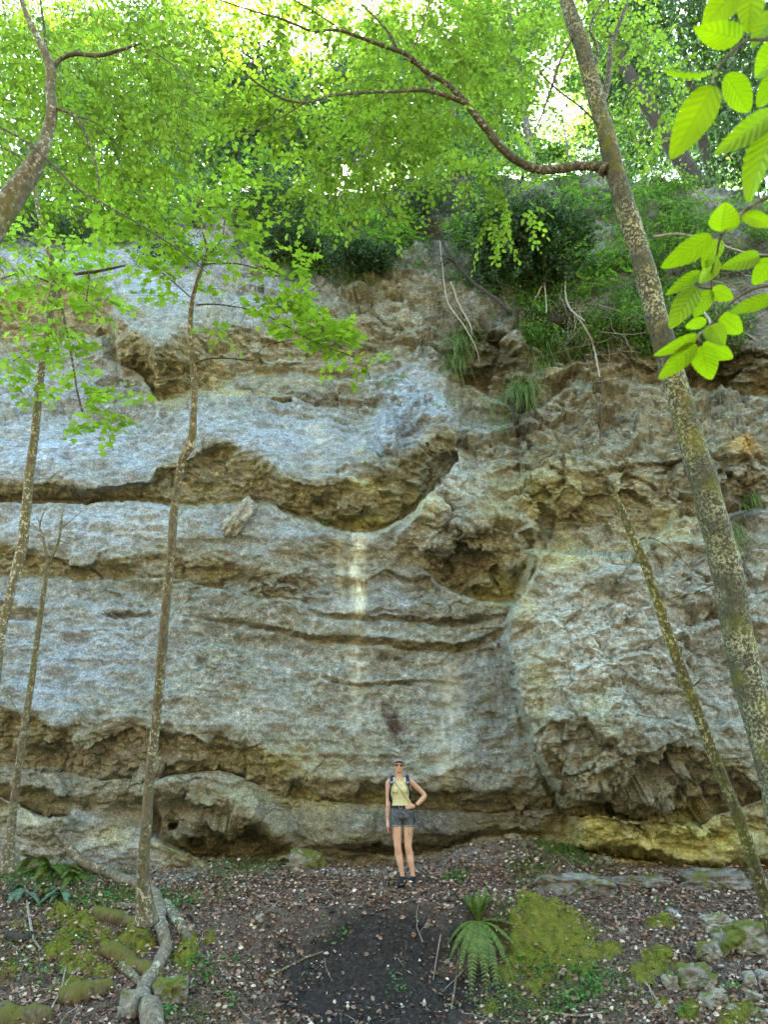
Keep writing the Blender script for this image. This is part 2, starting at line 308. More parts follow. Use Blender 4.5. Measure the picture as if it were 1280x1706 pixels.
def build_cliff():
    xs = np.r_[np.arange(-520, -24, 8), np.arange(-24, 1304, 1.7), np.arange(1304, 1800, 8)]
    nv = 700; v = np.linspace(0, 1, nv)
    x = np.broadcast_to(xs[None], (nv, len(xs))).copy(); yr = np.interp(xs, YRX, YRY) + 9 * fbm(np.stack([xs / 40, 0 * xs, 0 * xs], -1), 3, 3)
    y = 1500 + (yr[None] - 1500) * v[:, None]
    D, och = depth(x, y)
    P = at(x, y, D)
    # normals from the coarse surface
    def nrm(P):
        du = np.gradient(P, axis=1); dv = np.gradient(P, axis=0); n = np.cross(du, dv); n /= np.maximum(np.linalg.norm(n, axis=-1), 1e-9)[..., None]
        return np.where((n[..., 1] > 0)[..., None] & (np.abs(n[..., 1]) > .0)[..., None], -n, n)
    N = nrm(P)
    def blur(A, k, it):
        for _ in range(it):
            for ax in (0, 1):
                c = np.cumsum(np.concatenate([np.repeat(np.take(A, [0], ax), k + 1, ax), A, np.repeat(np.take(A, [-1], ax), k, ax)], ax), axis=ax)
                n_ = A.shape[ax]; A = (np.take(c, np.arange(2 * k + 1, 2 * k + 1 + n_), ax) - np.take(c, np.arange(0, n_), ax)) / (2 * k + 1)
        return A
    N = blur(N, 6, 3); N /= np.linalg.norm(N, axis=-1)[..., None]
    # less relief where the face is stretched behind a lip
    grad = np.abs(np.gradient(D, axis=0)) + np.abs(np.gradient(D, axis=1)); calm = 1 / (1 + (blur(grad, 2, 2) / .045) ** 2)
    rough = np.clip(blob(x, y, ROUGH) * 1.15 + .25 * fbm(P * .8, 3, 77), 0.03, 1) 
    S = P * np.array([1, 1, 1.9])                         # bedding
    big = .22 * fbm(S * .75, 4, 1) + .13 * fbm(S * 1.7 + 9, 3, 155) + .05 * fbm(S * 2.4, 3, 55, ridge=True)
    PW = P + .12 * np.stack([fbm(P * 2.5, 3, 61), fbm(P * 2.5, 3, 62), fbm(P * 2.5, 3, 63)], -1)
    f1, e1 = facets(PW * np.array([1.5, 1.5, 2.3]), 100, 1.3); f2, e2 = facets(PW * np.array([4.2, 4.2, 6.0]), 200, 1.3); f3, e3 = facets(PW * np.array([11, 11, 14.]), 300, 1.2)
    crack = np.exp(-e1 / .035) * .5 + np.exp(-e2 / .06) * .3
    disp = big + rough * (.34 * f1 + .15 * f2 + .05 * f3 - .06 * crack) + (1 - rough) * (.035 * fbm(S * 5, 4, 8, ridge=True) * .8 + .05 * f1 * .5)
    disp += .018 * fbm(P * 14, 4, 12, .6) + och * (.16 * f1 + .05 * f2 + .02 * fbm(S * np.array([3, 3, 7]), 3, 15, ridge=True) + .012 * f3)
    # finely pitted karst
    pit = fbm(P * 22, 2, 19); disp += -.012 * np.clip(pit - .15, 0, 1) * (1 + rough)
    calm2 = np.maximum(calm, .22 * rough); disp = big * (.4 + .6 * calm) + (disp - big) * (.25 + .75 * calm2)
    P2 = P + N * (disp * 1.0)[..., None]
    N2 = nrm(P2)
    lo = N[..., 2] 
    down = np.clip(-lo * 1.5, 0, 1)
    och = sm((och * 1.15 + .75 * fbm(P * 2.6, 5, 171) * (och > .02) - .12)); ochre = np.clip(np.maximum(och * .92, down * .85) + .40 * fbm(P * 1.3, 5, 71) , 0, 1)
    OC = [(1000,650,170,70,.85),(900,730,120,60,.8),(1100,820,120,60,.6),(1180,640,130,60,.7),(840,780,60,50,.7),(950,800,230,110,.95),(1130,700,180,120,.8),(640,500,170,90,.75),(820,640,90,90,.9),(500,600,150,60,.7),(540,650,160,40,.3),(960,1240,50,50,.55),(420,960,170,25,.4),(100,940,120,15,.3),(300,970,120,14,.3),(440,1340,150,50,.5),(150,1290,250,60,.5),(800,950,70,50,.6),(880,1240,30,80,.4),(690,780,60,40,.7)]
    ochre = np.clip(np.maximum(ochre, blob(x, y, OC) * (.75 + .5 * fbm(P * 1.7, 4, 75))), 0, 1)
    YE = [(1130,1400,190,42,1.3),(1010,1390,80,34,1.2),(600,805,22,9,1),(830,985,40,25,.8),(930,930,60,20,.6),(990,1185,40,40,.35),(700,840,50,25,.6),(605,868,40,14,.8),(880,1010,20,40,.5),(560,1330,200,20,.5),(1130,880,60,30,.5),(880,830,90,50,.45),(900,1150,25,60,.6),(300,1410,60,15,.5),(180,1385,30,20,.6),(420,1420,60,10,.5),(470,1270,90,35,.4),(60,1350,50,15,.4),(250,665,50,8,.4),(380,655,60,10,.4)]
    yel = np.clip(blob(x, y, YE) * (.7 + .6 * fbm(P * 2.2, 4, 81)) , 0, 1)
    BL = [(120,750,200,60,1),(450,740,170,60,.8),(695,685,52,62,1.6),(640,720,25,45,1.4),(150,880,260,40,.9),(480,900,140,30,.55),(60,640,140,60,.8),(260,470,80,50,.9),(100,430,160,30,.9),(130,1080,150,80,.8),(60,1160,90,60,.6),(740,830,40,80,.6),(420,520,60,30,.5),(300,430,100,40,.9),(60,1375,120,40,1.5),(180,1405,110,26,1.5),(640,1000,150,20,.3),(470,480,50,30,.7),(180,1400,80,20,.4)]
    blu = np.clip(blob(x, y, BL) * 1.0 + .25 * fbm(P * 1.1, 3, 85), 0, 1) * (1 - np.clip(ochre * 1.2 - .2, 0, .8))
    e = np.abs(xw_(x, y) - 597 + 5 * fbm(np.stack([0 * x, y / 25., 0 * x], -1), 3, 33)); strk = np.exp(-(e / 11.) ** 2) * np.interp(y, [880, 892, 1020, 1035, 1130, 1200, 1290], [0, 1, 1, .4, .45, .2, 0])
    strk += np.exp(-((x - 568) / 8.) ** 2) * np.interp(y, [885, 900, 1020, 1030], [0, .3, .25, 0]) + np.exp(-((x - 745) / 22.) ** 2) * np.interp(y, [1090, 1120, 1280, 1330], [0, .35, .25, 0])
    strk += np.exp(-((x - 528) / 12.) ** 2) * np.interp(y, [700, 720, 800, 812], [0, .2, .15, 0]) + np.exp(-((x - 600) / 12.) ** 2) * np.interp(y, [720, 730, 770, 790], [0, .25, .2, 0])
    strk = strk * np.clip(.7 + 1.3 * fbm(P * np.array([12, 12, 1.6]), 5, 91, .65), 0, 1.2)
    RU = [(657,1203,15,28,.95),(650,1180,10,14,.8),(664,1096,34,7,.75),(600,1205,10,24,.4),(640,1180,9,12,.7),(1140,740,0.1,.1,0),(1165,880,12,10,.4)]
    rust = np.clip(blob(x, y, RU) * 1.5 + 1.3 * fbm(P * 7, 4, 95) * (blob(x, y, RU) > .1) - .35, 0, 1)
    ORG = [(1240,745,30,22,1),(1115,0,1,1,0),(1232,742,18,14,1)]
    org = np.clip(blob(x, y, ORG) * 1.4 + .5 * fbm(P * 3, 3, 97) - .3, 0, 1) * (blob(x, y, ORG) > .1)
    PA = [(1000,1080,140,150,1),(960,1000,60,60,.8),(900,1050,40,100,.8),(1110,1010,80,80,.6),(1000,1270,90,40,.5),(720,880,60,60,.7),(770,790,40,60,.7),(250,880,200,30,.4),(1250,1080,50,120,.5),(400,1200,200,40,.35),(250,1350,120,20,.6),(1120,1310,150,40,.55),(150,1400,150,30,1),(30,1370,80,40,1),(330,1300,120,30,.4),(150,1290,250,50,.4),(480,1310,150,40,.4),(620,1300,200,30,.35),(880,1150,30,60,.5)]
    pale = np.clip(blob(x, y, PA) * (1 + .5 * fbm(P * 2, 4, 87)), 0, 1)
    DARK_PATCHES = [(830,1330,100,60,.7),(740,1390,90,40,.9),(820,1180,60,110,.55),(640,1400,60,30,.7),(560,910,60,60,.4),(620,950,60,60,.3),(500,1250,90,80,.2),(270,1400,70,20,.3),(330,1375,60,40,.6),(420,1400,50,30,.5),(760,1030,70,30,.3)]  # patches where the rock colour is mixed darker
    dark_patch = np.clip(blob(x, y, DARK_PATCHES) * (.9 + .6 * fbm(P * np.array([3, 3, 1]), 3, 99)), 0, 1)
    soil = sm((np.interp(x, VGX, VGY) - 8 + 60 * fbm(P * 1.5, 4, 101) - y) / 16) * .95
    SO = [(1000,585,200,26,.75),(1180,600,130,40,.75),(800,560,60,40,.6),(850,600,60,30,.8),(960,540,130,40,1),(430,330,60,40,1),(800,300,60,40,1),(870,700,25,50,.7),(1180,560,120,30,.8),(1240,860,30,30,.7),(590,430,40,60,.8)]
    soil *= np.clip(.75 + 1.3 * fbm(P * 1.1, 4, 107), .1, 1); soil = np.clip(np.maximum(soil, blob(x, y, SO) * (1 + .6 * fbm(P * 2, 3, 103))), 0, 1)
    at_ = dict(pale=pale, ochre=ochre * (1 - .6 * pale), yellow=yel, blue=blu, streak=np.clip(strk, 0, 1), rust=rust, orange=org, dark_patch=dark_patch, soil=soil, crack=np.clip(crack * rough + .25*(1-e3.clip(0,1)/.4).clip(0,1)*rough, 0, 1), rough=rough)
    o = mesh_np('cliff', P2.reshape(-1, 3), [grid_faces(*P2.shape[:2])[:, ::-1]], rock_mat(), None, True, {k: a.ravel() for k, a in at_.items()})
    tag(o, 'tall layered limestone cliff with blue grey slabs and ochre overhangs behind the hiker', 'cliff', None, 'structure')
    return P2, xs, yr
def xw_(x, y): return x + 3 * fbm(np.stack([x / 60., y / 60., 0 * x], -1), 4, 31)

def rock_mat():
    m = NT('limestone'); p = m.pos(); ps = m.pos((1, 1, 2.2))
    n1 = m.noise(1.6, 8, .65, p); n2 = m.noise(9, 8, .7, p); n3 = m.noise(45, 5, .7, p); n4 = m.noise(3.5, 6, .6, m.pos((1, 1, .25)))
    grey = m.ramp(n2, [(.30, (.05, .054, .043)), (.43, (.155, .16, .135)), (.55, (.255, .262, .225)), (.67, (.48, .49, .43))])
    green = m.mix(m.maprange(n1, .42, .66, 0, .38), grey, m.mix(n2, (.05, .055, .02), (.32, .33, .18)), 'MIX')
    blue = m.ramp(m.noise(7, 8, .7, ps), [(.30, (.07, .09, .10)), (.43, (.22, .27, .32)), (.55, (.34, .41, .48)), (.67, (.58, .66, .73))])
    c = m.mix(m.attr('blue'), green, blue)
    och = m.ramp(m.noise(6, 8, .68, ps, .6), [(.28, (.045, .041, .022)), (.43, (.16, .148, .080)), (.56, (.29, .272, .155)), (.70, (.55, .52, .30))])  # ochre of sheltered rock; dark stops lowered to deepen the shade there
    c = m.mix(m.attr('ochre'), c, och)
    yel = m.ramp(m.noise(8, 8, .65, p), [(.28, (.18, .18, .03)), (.48, (.52, .51, .14)), (.7, (.80, .78, .32))])
    c = m.mix(m.math('MULTIPLY', m.attr('pale'), .8), c, m.ramp(m.noise(10, 8, .7, p), [(.28, (.09, .10, .07)), (.42, (.30, .32, .27)), (.54, (.50, .52, .46)), (.66, (.78, .80, .74))]))
    c = m.mix(m.math('MULTIPLY', m.attr('yellow'), .8), c, yel)
    c = m.mix(m.attr('orange'), c, (.42, .29, .09))
    c = m.mix(m.math('MULTIPLY', m.attr('dark_patch'), .75), c, m.mix(n2, (.03, .032, .03), (.14, .14, .13)))
    gr_ = m.noise(34, 5, .8, p); c = m.mix(1.0, c, m.ramp(gr_, [(.34, (.38, .38, .38)), (.46, (.85, .85, .85)), (.54, (1.05, 1.05, 1.05)), (.64, (1.6, 1.6, 1.6))]), 'MULTIPLY')
    # dark vertical algae staining and pale calcite flecks
    c = m.mix(m.math('MULTIPLY', m.maprange(n4, .52, .68), .45), c, (.10, .10, .085))
    c = m.mix(m.attr('streak'), c, (.82, .82, .62))
    c = m.mix(m.attr('rust'), c, (.045, .025, .016))
    fl = m.maprange(m.noise(30, 3, .6, p), .62, .72)
    c = m.mix(m.math('MULTIPLY', fl, .55), c, (.68, .67, .58))
    dk = m.maprange(n3, .42, .28)
    c = m.mix(m.math('MULTIPLY', dk, .55), c, (.06, .055, .04))
    c = m.mix(m.math('MULTIPLY', m.attr('crack'), .75), c, (.07, .06, .035))
    soil = m.ramp(n2, [(.3, (.010, .009, .006)), (.55, (.032, .026, .017)), (.8, (.09, .075, .05))])
    c = m.mix(m.attr('soil'), c, soil)
    m.col(c); m.b.inputs['Roughness'].default_value = .8
    wp = m.n('VectorMath', operation='MULTIPLY_ADD'); nz = m.n('TexNoise'); nz.inputs['Scale'].default_value = 3.0; nz.inputs['Detail'].default_value = 5; m.l(p, nz.inputs['Vector']); m.l(nz.outputs['Color'], wp.inputs[0]); wp.inputs[1].default_value = (.5, .5, .35); m.l(m.pos((1, 1, 1.7)), wp.inputs[2])
    cr = None
    for s_, wd in ((1.6, .018), (4.5, .03), (11, .05)):
        e = m.maprange(m.voro(s_, wp.outputs[0], 'DISTANCE_TO_EDGE'), wd, 0.0); e = m.math('MULTIPLY', e, m.maprange(m.noise(2.1 * s_ ** .5, 3, .6, p), .45, .62)); cr = e if cr is None else m.math('MAXIMUM', cr, e)
    cr = m.math('MULTIPLY', cr, m.math('ADD', m.math('MULTIPLY', m.attr('rough'), .75), .12, True))
    c = m.mix(cr, c, (.022, .018, .010)); m.col(c)
    b = m.bump(m.math('SUBTRACT', 1.0, cr), .6, .03); b = m.bump(m.noise(14, 8, .75, ps), .6, .06, b); b = m.bump(m.noise(70, 4, .7, p), .45, .012, b)
    b = m.bump(m.voro(26, p, 'F1'), .3, .02, b)
    return m.m

CL_P, CL_X, CL_YR = build_cliff()
def cliff_at(x, y):
    j = int(np.clip(np.searchsorted(CL_X, x), 0, len(CL_X) - 1)); i = int(np.clip((y - 1500) / (CL_YR[j] - 1500) * 699, 0, 699)); return CL_P[i, j].copy()

# hill above the rim
def build_hill():
    js = np.r_[0:len(CL_X):4]; rim = CL_P[-1, js]; n = 90; s = np.r_[-.15, np.geomspace(.1, 420, n - 1)]
    V = np.zeros((n, len(js), 3)); d = rim.copy(); fan = (rim[:, 0] / 14)[None] * np.clip(s - 3, 0, None)[:, None] * .9
    V[..., 0] = rim[None, :, 0] + fan; V[..., 1] = rim[None, :, 1] + s[:, None]
    mean = 13.2; k = np.exp(-np.clip(s, 0, None) / 4.)[:, None]
    V[..., 2] = rim[None, :, 2] * k + (mean * (1 - k)) + np.minimum(np.clip(s, 0, None)[:, None] * .13, 14) - .02
    V[..., 2] += (.5 * fbm(V * .25, 4, 131) + .12 * fbm(V * 1.2, 3, 133)) * sm(s / 3)[:, None]
    V[0] = rim + np.array([0, .05, -.15])
    m = NT('forest_floor'); m.col(m.ramp(m.noise(3, 8, .7), [(.3, (.012, .011, .006)), (.5, (.03, .028, .014)), (.62, (.035, .055, .012)), (.8, (.08, .065, .04))])); m.bump(m.noise(12, 6, .7), .8, .1)
    o = mesh_np('hill', V.reshape(-1, 3), [grid_faces(n, len(js))], m.m, None, True); tag(o, 'wooded hilltop above the cliff rim', 'hill', None, 'structure')
    return V
HILL = build_hill()
def hill_z(X, Y):
    i = np.argmin((HILL[..., 0] - X) ** 2 + (HILL[..., 1] - Y) ** 2); return HILL.reshape(-1, 3)[i, 2]

# ground sheet
def build_ground():
    X = np.r_[-300, -150, -80, -40, -25, np.arange(-16, -7.2, .25), np.arange(-7.2, 7.2, .035), np.arange(7.2, 16, .25), 25, 40, 80, 150, 300]
    Y = np.r_[-300, -150, -80, -40, -20, np.arange(-10, 8, .5), np.arange(8, 13.8, .03), 14.2, 15, 17, 25, 60, 300]
    XX, YY = np.meshgrid(X, Y); Z = gz(XX, YY); P = np.stack([XX, YY, Z], -1)
    Z = Z + .022 * fbm(P * 18, 3, 141) + .035 * np.clip(facets(P * 9, 150, 1.)[0], -.2, .6); P[..., 2] = Z
    dd = sm((1.0 - np.sqrt(((XX - .05) / 1.9) ** 2 + ((YY - 10.3) / 1.2) ** 2)) / .4); P[..., 2] += dd * (.05 * fbm(P * np.array([5, 5, 1]), 4, 143) + .04 * np.clip(facets(P * 4.5, 152, 1.)[0], -.3, .6))
    px = proj(P); x, y = px[..., 0], px[..., 1]; yn = y + 14 * fbm(P * 3, 3, 143); xn = x + 18 * fbm(P * 3, 3, 145)
    near = (YY > 8) & (YY < 14)
    # bare dark soil scoop, in ground coordinates
    dk = sm((1.0 - np.sqrt(((XX - .05 + .0 * YY) / 1.75) ** 2 + ((YY - 10.42) / 1.25) ** 2) + .62 * fbm(P * 2.4, 6, 147, .6)) / .45)
    dk = np.maximum(dk, .8 * sm((1.0 - np.sqrt(((XX - 1.7) / .9) ** 2 + ((YY - 9.7) / .7) ** 2) + .7 * fbm(P * 3, 5, 149)) / .6))
    gravel = sm((YY - 12.3 + .4 * fbm(P * 1.5, 3, 151)) / .5)
    m = NT('soil_ground'); p = m.pos()
    lit = m.ramp(m.noise(28, 6, .75, p), [(.3, (.02, .016, .012)), (.45, (.07, .052, .038)), (.58, (.15, .115, .085)), (.75, (.34, .30, .24))])
    dark = m.ramp(m.noise(20, 8, .75, p), [(.35, (.008, .006, .005)), (.55, (.030, .024, .020)), (.72, (.11, .09, .075))])
    gr = m.ramp(m.noise(35, 6, .75, p), [(.3, (.06, .055, .045)), (.5, (.19, .175, .15)), (.7, (.45, .43, .38))])
    c = m.mix(m.attr('gravel'), lit, gr); c = m.mix(m.attr('dark'), c, dark); m.col(c)
    b = m.bump(m.noise(30, 8, .75, p), .9, .03); m.bump(m.voro(60, p), .6, .015, b)
    o = mesh_np('ground', P.reshape(-1, 3), [grid_faces(*XX.shape)], m.m, None, True, {'dark': (dk * near).ravel(), 'gravel': gravel.ravel()})
    tag(o, 'sloping forest ground of leaf litter, gravel and bare dark soil', 'ground', None, 'structure')
build_ground()
# ---------------- leaf + bark materials ----------------
def leaf_mat(name, dark, mid, light, trans, tl=.5, vein=False):
    m = NT(name); t = m.t
    c = m.ramp(m.attr('tint'), [(0, dark), (.5, mid), (1, light)])
    if vein: c = m.mix(m.math('MULTIPLY', m.attr('vein'), .5), c, dark)
    m.b.inputs['Roughness'].default_value = .5; m.b.inputs['Specular IOR Level'].default_value = .35; m.col(c)
    tr = m.n('BsdfTranslucent'); tc = m.mix(m.attr('tint'), g(.45, trans), g(1.25, trans))
    if vein: tc = m.mix(m.math('MULTIPLY', m.attr('vein'), .55), tc, g(.35, trans))
    m.l(tc, tr.inputs[0])
    ms = m.n('MixShader'); ms.inputs[0].default_value = tl; m.l(m.b.outputs[0], ms.inputs[1]); m.l(tr.outputs[0], ms.inputs[2]); m.l(ms.outputs[0], m.out.inputs[0])
    return m.m
M = {}
M['beech_leaf'] = leaf_mat('beech_leaf', (.035, .075, .010), (.085, .155, .015), (.14, .23, .022), (.33, .50, .045), .52)
M['maple_leaf'] = leaf_mat('maple_leaf', (.05, .13, .012), (.11, .24, .02), (.17, .30, .03), (.36, .56, .045), .5)
M['far_leaf'] = leaf_mat('far_leaf', (.012, .038, .012), (.035, .085, .02), (.10, .19, .03), (.19, .31, .05), .5)
M['yew_leaf'] = leaf_mat('needle_leaf', (.012, .035, .012), (.025, .06, .016), (.05, .10, .02), (.06, .14, .02), .25)
M['shrub_leaf'] = leaf_mat('shrub_leaf', (.03, .08, .015), (.08, .18, .02), (.17, .32, .04), (.24, .46, .04), .45)
M['near_leaf'] = leaf_mat('near_beech_leaf', (.06, .12, .01), (.12, .20, .012), (.16, .25, .015), (.34, .50, .012), .6, True)
M['grass'] = leaf_mat('grass_blade', (.04, .09, .02), (.09, .18, .035), (.20, .26, .09), (.18, .30, .05), .35)
def bark_mat(name, dark, light, lichen=0.0, moss=0.0, sc_=1.0, lc=(.50, .50, .36), up=False):
    m = NT(name); p = m.pos((1, 1, .35)); q = m.pos()
    c = m.ramp(m.noise(26 * sc_, 7, .7, p), [(.3, dark), (.52, tuple((a + b) / 2 for a, b in zip(dark, light))), (.72, light)])
    if moss:
        f = m.noise(3.2, 5, .65, q)
        if up: ge = m.n('NewGeometry'); sx = m.n('SeparateXYZ'); m.l(ge.outputs['Normal'], sx.inputs[0]); f = m.math('ADD', f, m.math('MULTIPLY', sx.outputs[2], .16))
        c = m.mix(m.math('MULTIPLY', m.maprange(f, .5, .6 if up else .64), moss), c, m.mix(m.noise(60, 3, .6, q), (.045, .05, .008), (.15, .14, .02)))
    if lichen: 
        l = m.maprange(m.noise(17 * sc_, 7, .72, q), .58 - .12 * lichen, .62 - .12 * lichen)
        l = m.math('MULTIPLY', l, m.maprange(m.noise(2.2, 3, .5, q), .35, .6))
        c = m.mix(l, c, m.mix(m.noise(40, 3, .5, q), g(.75, lc), g(1.15, lc)))
    m.col(c); b = m.bump(m.noise(30 * sc_, 8, .75, p), .8, .015); m.bump(m.noise(90 * sc_, 3, .6, q), .4, .004, b)
    return m.m
M['bark_lichen'] = bark_mat('bark_lichen', (.016, .016, .010), (.10, .10, .062), .60, .9, 1.9, (.34, .34, .21))
M['bark_limb'] = bark_mat('bark_limb', (.018, .017, .010), (.10, .09, .055), .35, .3, 1.5, (.36, .36, .22))  # limb bark set darker: the backlit look is put into the colour
M['bark_grey'] = bark_mat('bark_grey', (.035, .032, .020), (.18, .16, .10), .35, .55, 1.3, (.42, .42, .33))
M['bark_brown'] = bark_mat('bark_brown', (.045, .038, .022), (.20, .175, .11), .35, .5, 1.3)
M['bark_dark'] = bark_mat('bark_dark', (.015, .012, .01), (.07, .058, .045), 0, 0, 1.2)
M['bark_mossy'] = bark_mat('bark_mossy', (.03, .026, .012), (.12, .11, .045), .4, .8, 1.4, (.40, .40, .20))
M['bark_far'] = bark_mat('bark_far', (.05, .045, .04), (.16, .15, .13), .3, .2, .6)
M['twig'] = bark_mat('twig', (.03, .022, .014), (.09, .065, .04), 0, 0, 2)
M['root'] = bark_mat('root', (.12, .10, .07), (.42, .38, .31), 0, 0, 2)

# ---------------- leaf templates: x along the leaf, z its normal ----------------
L_BEECH = (np.array([(0,0,0),(.22,.26,.05),(.55,.33,.07),(.82,.18,.03),(1,0,-.05),(.82,-.18,.03),(.55,-.33,.07),(.22,-.26,.05)]), np.array([[0,4,3,2],[0,2,1,0]][:0] or [[0,3,2,1]]), )
L_BEECH = (L_BEECH[0], [np.array([[0,4,3,2,1],[0,7,6,5,4]])])
_mp = []
for a, r in [(180,.05),(130,.42),(100,.30),(72,.72),(48,.40),(38,.55),(22,.62),(10,.85),(0,1.0)]:
    _mp.append((a, r))
def _maple():
    lob = [(0,0),(-.08,.20),(-.12,.42),(.10,.30),(.20,.38),(.42,.62),(.50,.44),(.46,.22),(.62,.26),(.78,.14),(1.0,0)]
    up = [(x, y) for x, y in lob]; V = [(x, y, .10 * abs(y)) for x, y in up] + [(x, -y, .10 * abs(y)) for x, y in up[1:-1]]
    n = len(up); a = list(range(n)); b = [0] + list(range(n, 2 * n - 2)) + [n - 1]
    V = np.array(V); c = len(V); V = np.vstack([V, [(.32, 0, 0)]])
    T = [(c, a[i + 1], a[i]) for i in range(n - 1)] + [(c, b[i], b[i + 1]) for i in range(n - 1)]
    return V, [np.array(T)]
L_MAPLE = _maple()
L_QUAD = (np.array([(0,0,0),(.5,.32,.06),(1,0,0),(.5,-.32,.06)]), [np.array([[0,2,1],[0,3,2]])])
L_NEEDLE = (np.array([(0,-.07,0),(1,0,0),(0,.07,0)]), [np.array([[0,1,2]])])
def norm(a): return a / np.maximum(np.linalg.norm(a, axis=-1, keepdims=True), 1e-9)
def put_leaves(mb, tpl, pos, d, up, size, tint):
    V, Fs = tpl; n = len(pos); 
    if n == 0: return
    d = norm(np.asarray(d, float)); s = norm(np.cross(up, d)); z = np.cross(d, s); size = np.broadcast_to(size, (n,))
    W = pos[:, None] + size[:, None, None] * (V[None, :, 0, None] * d[:, None] + V[None, :, 1, None] * s[:, None] + V[None, :, 2, None] * z[:, None])
    k = len(V); base = mb.n
    mb.V.append(W.reshape(-1, 3)); mb.A.append(np.repeat(np.broadcast_to(tint, (n,)), k)); mb.n += n * k
    off = (np.arange(n) * k)[:, None, None]
    for F in Fs: mb.F.setdefault(F.shape[1], []).append((F[None] + off + base).reshape(-1, F.shape[1]))

def trunk_pts(px, n=None, seed=0):
    px = np.array(px, float); P = at(px[:, 0], px[:, 1], px[:, 2]); zc = P[:, 1] * CP + P[:, 2] * SP
    r = px[:, 3] / 2 * zc / FPX; A = resample(np.c_[P, r], n or len(px) * 8)
    return A[:, :3], np.maximum(A[:, 3], .0015)
def grow(nodes, rads, targets, mb, rng, wob=.10, r0=.007, tip=.0016, droop=.06):
    """join every target to the nearest wood already grown; returns parent direction at each target"""
    nodes = np.asarray(nodes); rads = np.asarray(rads); cap = len(nodes) + len(targets) * 7
    N = np.zeros((cap, 3)); N[:len(nodes)] = nodes; Rr = np.zeros(cap); Rr[:len(nodes)] = rads; cnt = len(nodes)
    d0 = np.array([((nodes - t) ** 2).sum(1).min() for t in targets]); out = np.zeros((len(targets), 3))
    for i in np.argsort(d0):
        t = targets[i]; d2 = ((N[:cnt] - t) ** 2).sum(1) * (1 + .15 * rng.random(cnt)); k = int(d2.argmin()); a = N[k]; L = math.sqrt(((a - t) ** 2).sum())
        m = 6; u = np.linspace(0, 1, m)[:, None]; side = rng.normal(size=3) * wob * L; side[2] += droop * L
        P = a + (t - a) * u + side * np.sin(np.pi * u) * .9 + rng.normal(size=(m, 3)) * .012 * L * (u > 0) * (u < 1)
        rb = min(Rr[k] * .75, tip + r0 * L); add_tube(mb, P, np.linspace(max(rb, tip), tip, m), 4, cap=False)
        N[cnt:cnt + m - 1] = P[1:]; Rr[cnt:cnt + m - 1] = np.linspace(rb, tip, m)[1:] * .9 + .1 * tip; cnt += m - 1; out[i] = P[-1] - P[-3]
    return norm(out)
def sprays(mb, twigs, tpl, T, D, rng, nl=(7, 12), L=(.25, .5), size=(.055, .085), flat=.35, droop=-.25, tint=(.2, .9), long_stalk=0):
    pos = []; dr = []; up = []; sz = []; ti = []
    for t, d in zip(T, D):
        d = d + rng.normal(size=3) * .45; d[2] = d[2] * .4 + droop * rng.random(); d /= np.linalg.norm(d)
        nrm = np.array([0, 0, 1.]) + rng.normal(size=3) * flat; s = np.cross(nrm, d); s /= np.linalg.norm(s); nrm = np.cross(d, s)
        n = rng.integers(*nl); l = rng.uniform(*L); u = np.linspace(.05, 1, n); P = t + d * (u * l)[:, None] + np.array([0, 0, -1.]) * (u ** 2 * l * .18)[:, None]
        add_tube(twigs, P[[0, n // 2, n - 1]], [.0022, .0016, .001], 3, cap=False)
        sg = np.where(np.arange(n) % 2, 1, -1)[:, None]; tb = rng.uniform(*tint)
        dd = d * rng.uniform(.5, .9, (n, 1)) + s * sg * rng.uniform(.6, 1, (n, 1)) + rng.normal(size=(n, 3)) * .22; dd[-1] = d
        dd[:, 2] -= .15
        if long_stalk: P = P + norm(dd) * long_stalk * rng.uniform(.5, 1.2, (n, 1))
        pos.append(P); dr.append(dd); up.append(nrm + rng.normal(size=(n, 3)) * .35); sz.append(rng.uniform(*size, n) * (1 - .35 * u * rng.random(n))); ti.append(np.clip(tb + rng.normal(size=n) * .14, 0, 1))
    put_leaves(mb, tpl, np.concatenate(pos), np.concatenate(dr), np.concatenate(up), np.concatenate(sz), np.concatenate(ti))
GAPS = [(545,75,42,42,.9),(470,60,35,40,.6),(590,40,25,30,.5),(505,130,35,30,.5),(915,90,45,45,.9),(945,215,55,70,.9),(880,60,30,50,.6),(985,255,45,35,.95),(1120,60,28,60,.65),(1190,120,40,50,.6),(1060,200,30,30,.5),(360,110,22,25,.5),(1110,330,0.1,.1,0),(640,250,25,20,.6),(840,150,20,30,.5),(420,200,20,30,.4),(1130,280,40,25,.8),(660,330,.1,.1,0),(15,40,14,25,.7),(750,60,14,30,.3)]
def in_gap(P, rng, f=1.0):
    q = proj(P); o = np.zeros(len(P))
    for cx, cy, rx, ry, p in GAPS: o = np.maximum(o, p * f * (((q[:, 0] - cx) / rx) ** 2 + ((q[:, 1] - cy) / ry) ** 2 < 1))
    return rng.random(len(P)) < o
def targets(regs, rng, gapf=.8, back=0):
    out = []
    for cx, cy, rx, ry, Y0, Y1, n in regs:
        a = rng.random(n) * 2 * np.pi; r = np.sqrt(rng.random(n)); x = cx + rx * r * np.cos(a); y = cy + ry * r * np.sin(a)
        out.append(at(x, y, rng.uniform(Y0, Y1, n) + back))
    T = np.concatenate(out); return T[~in_gap(T, rng, gapf)]
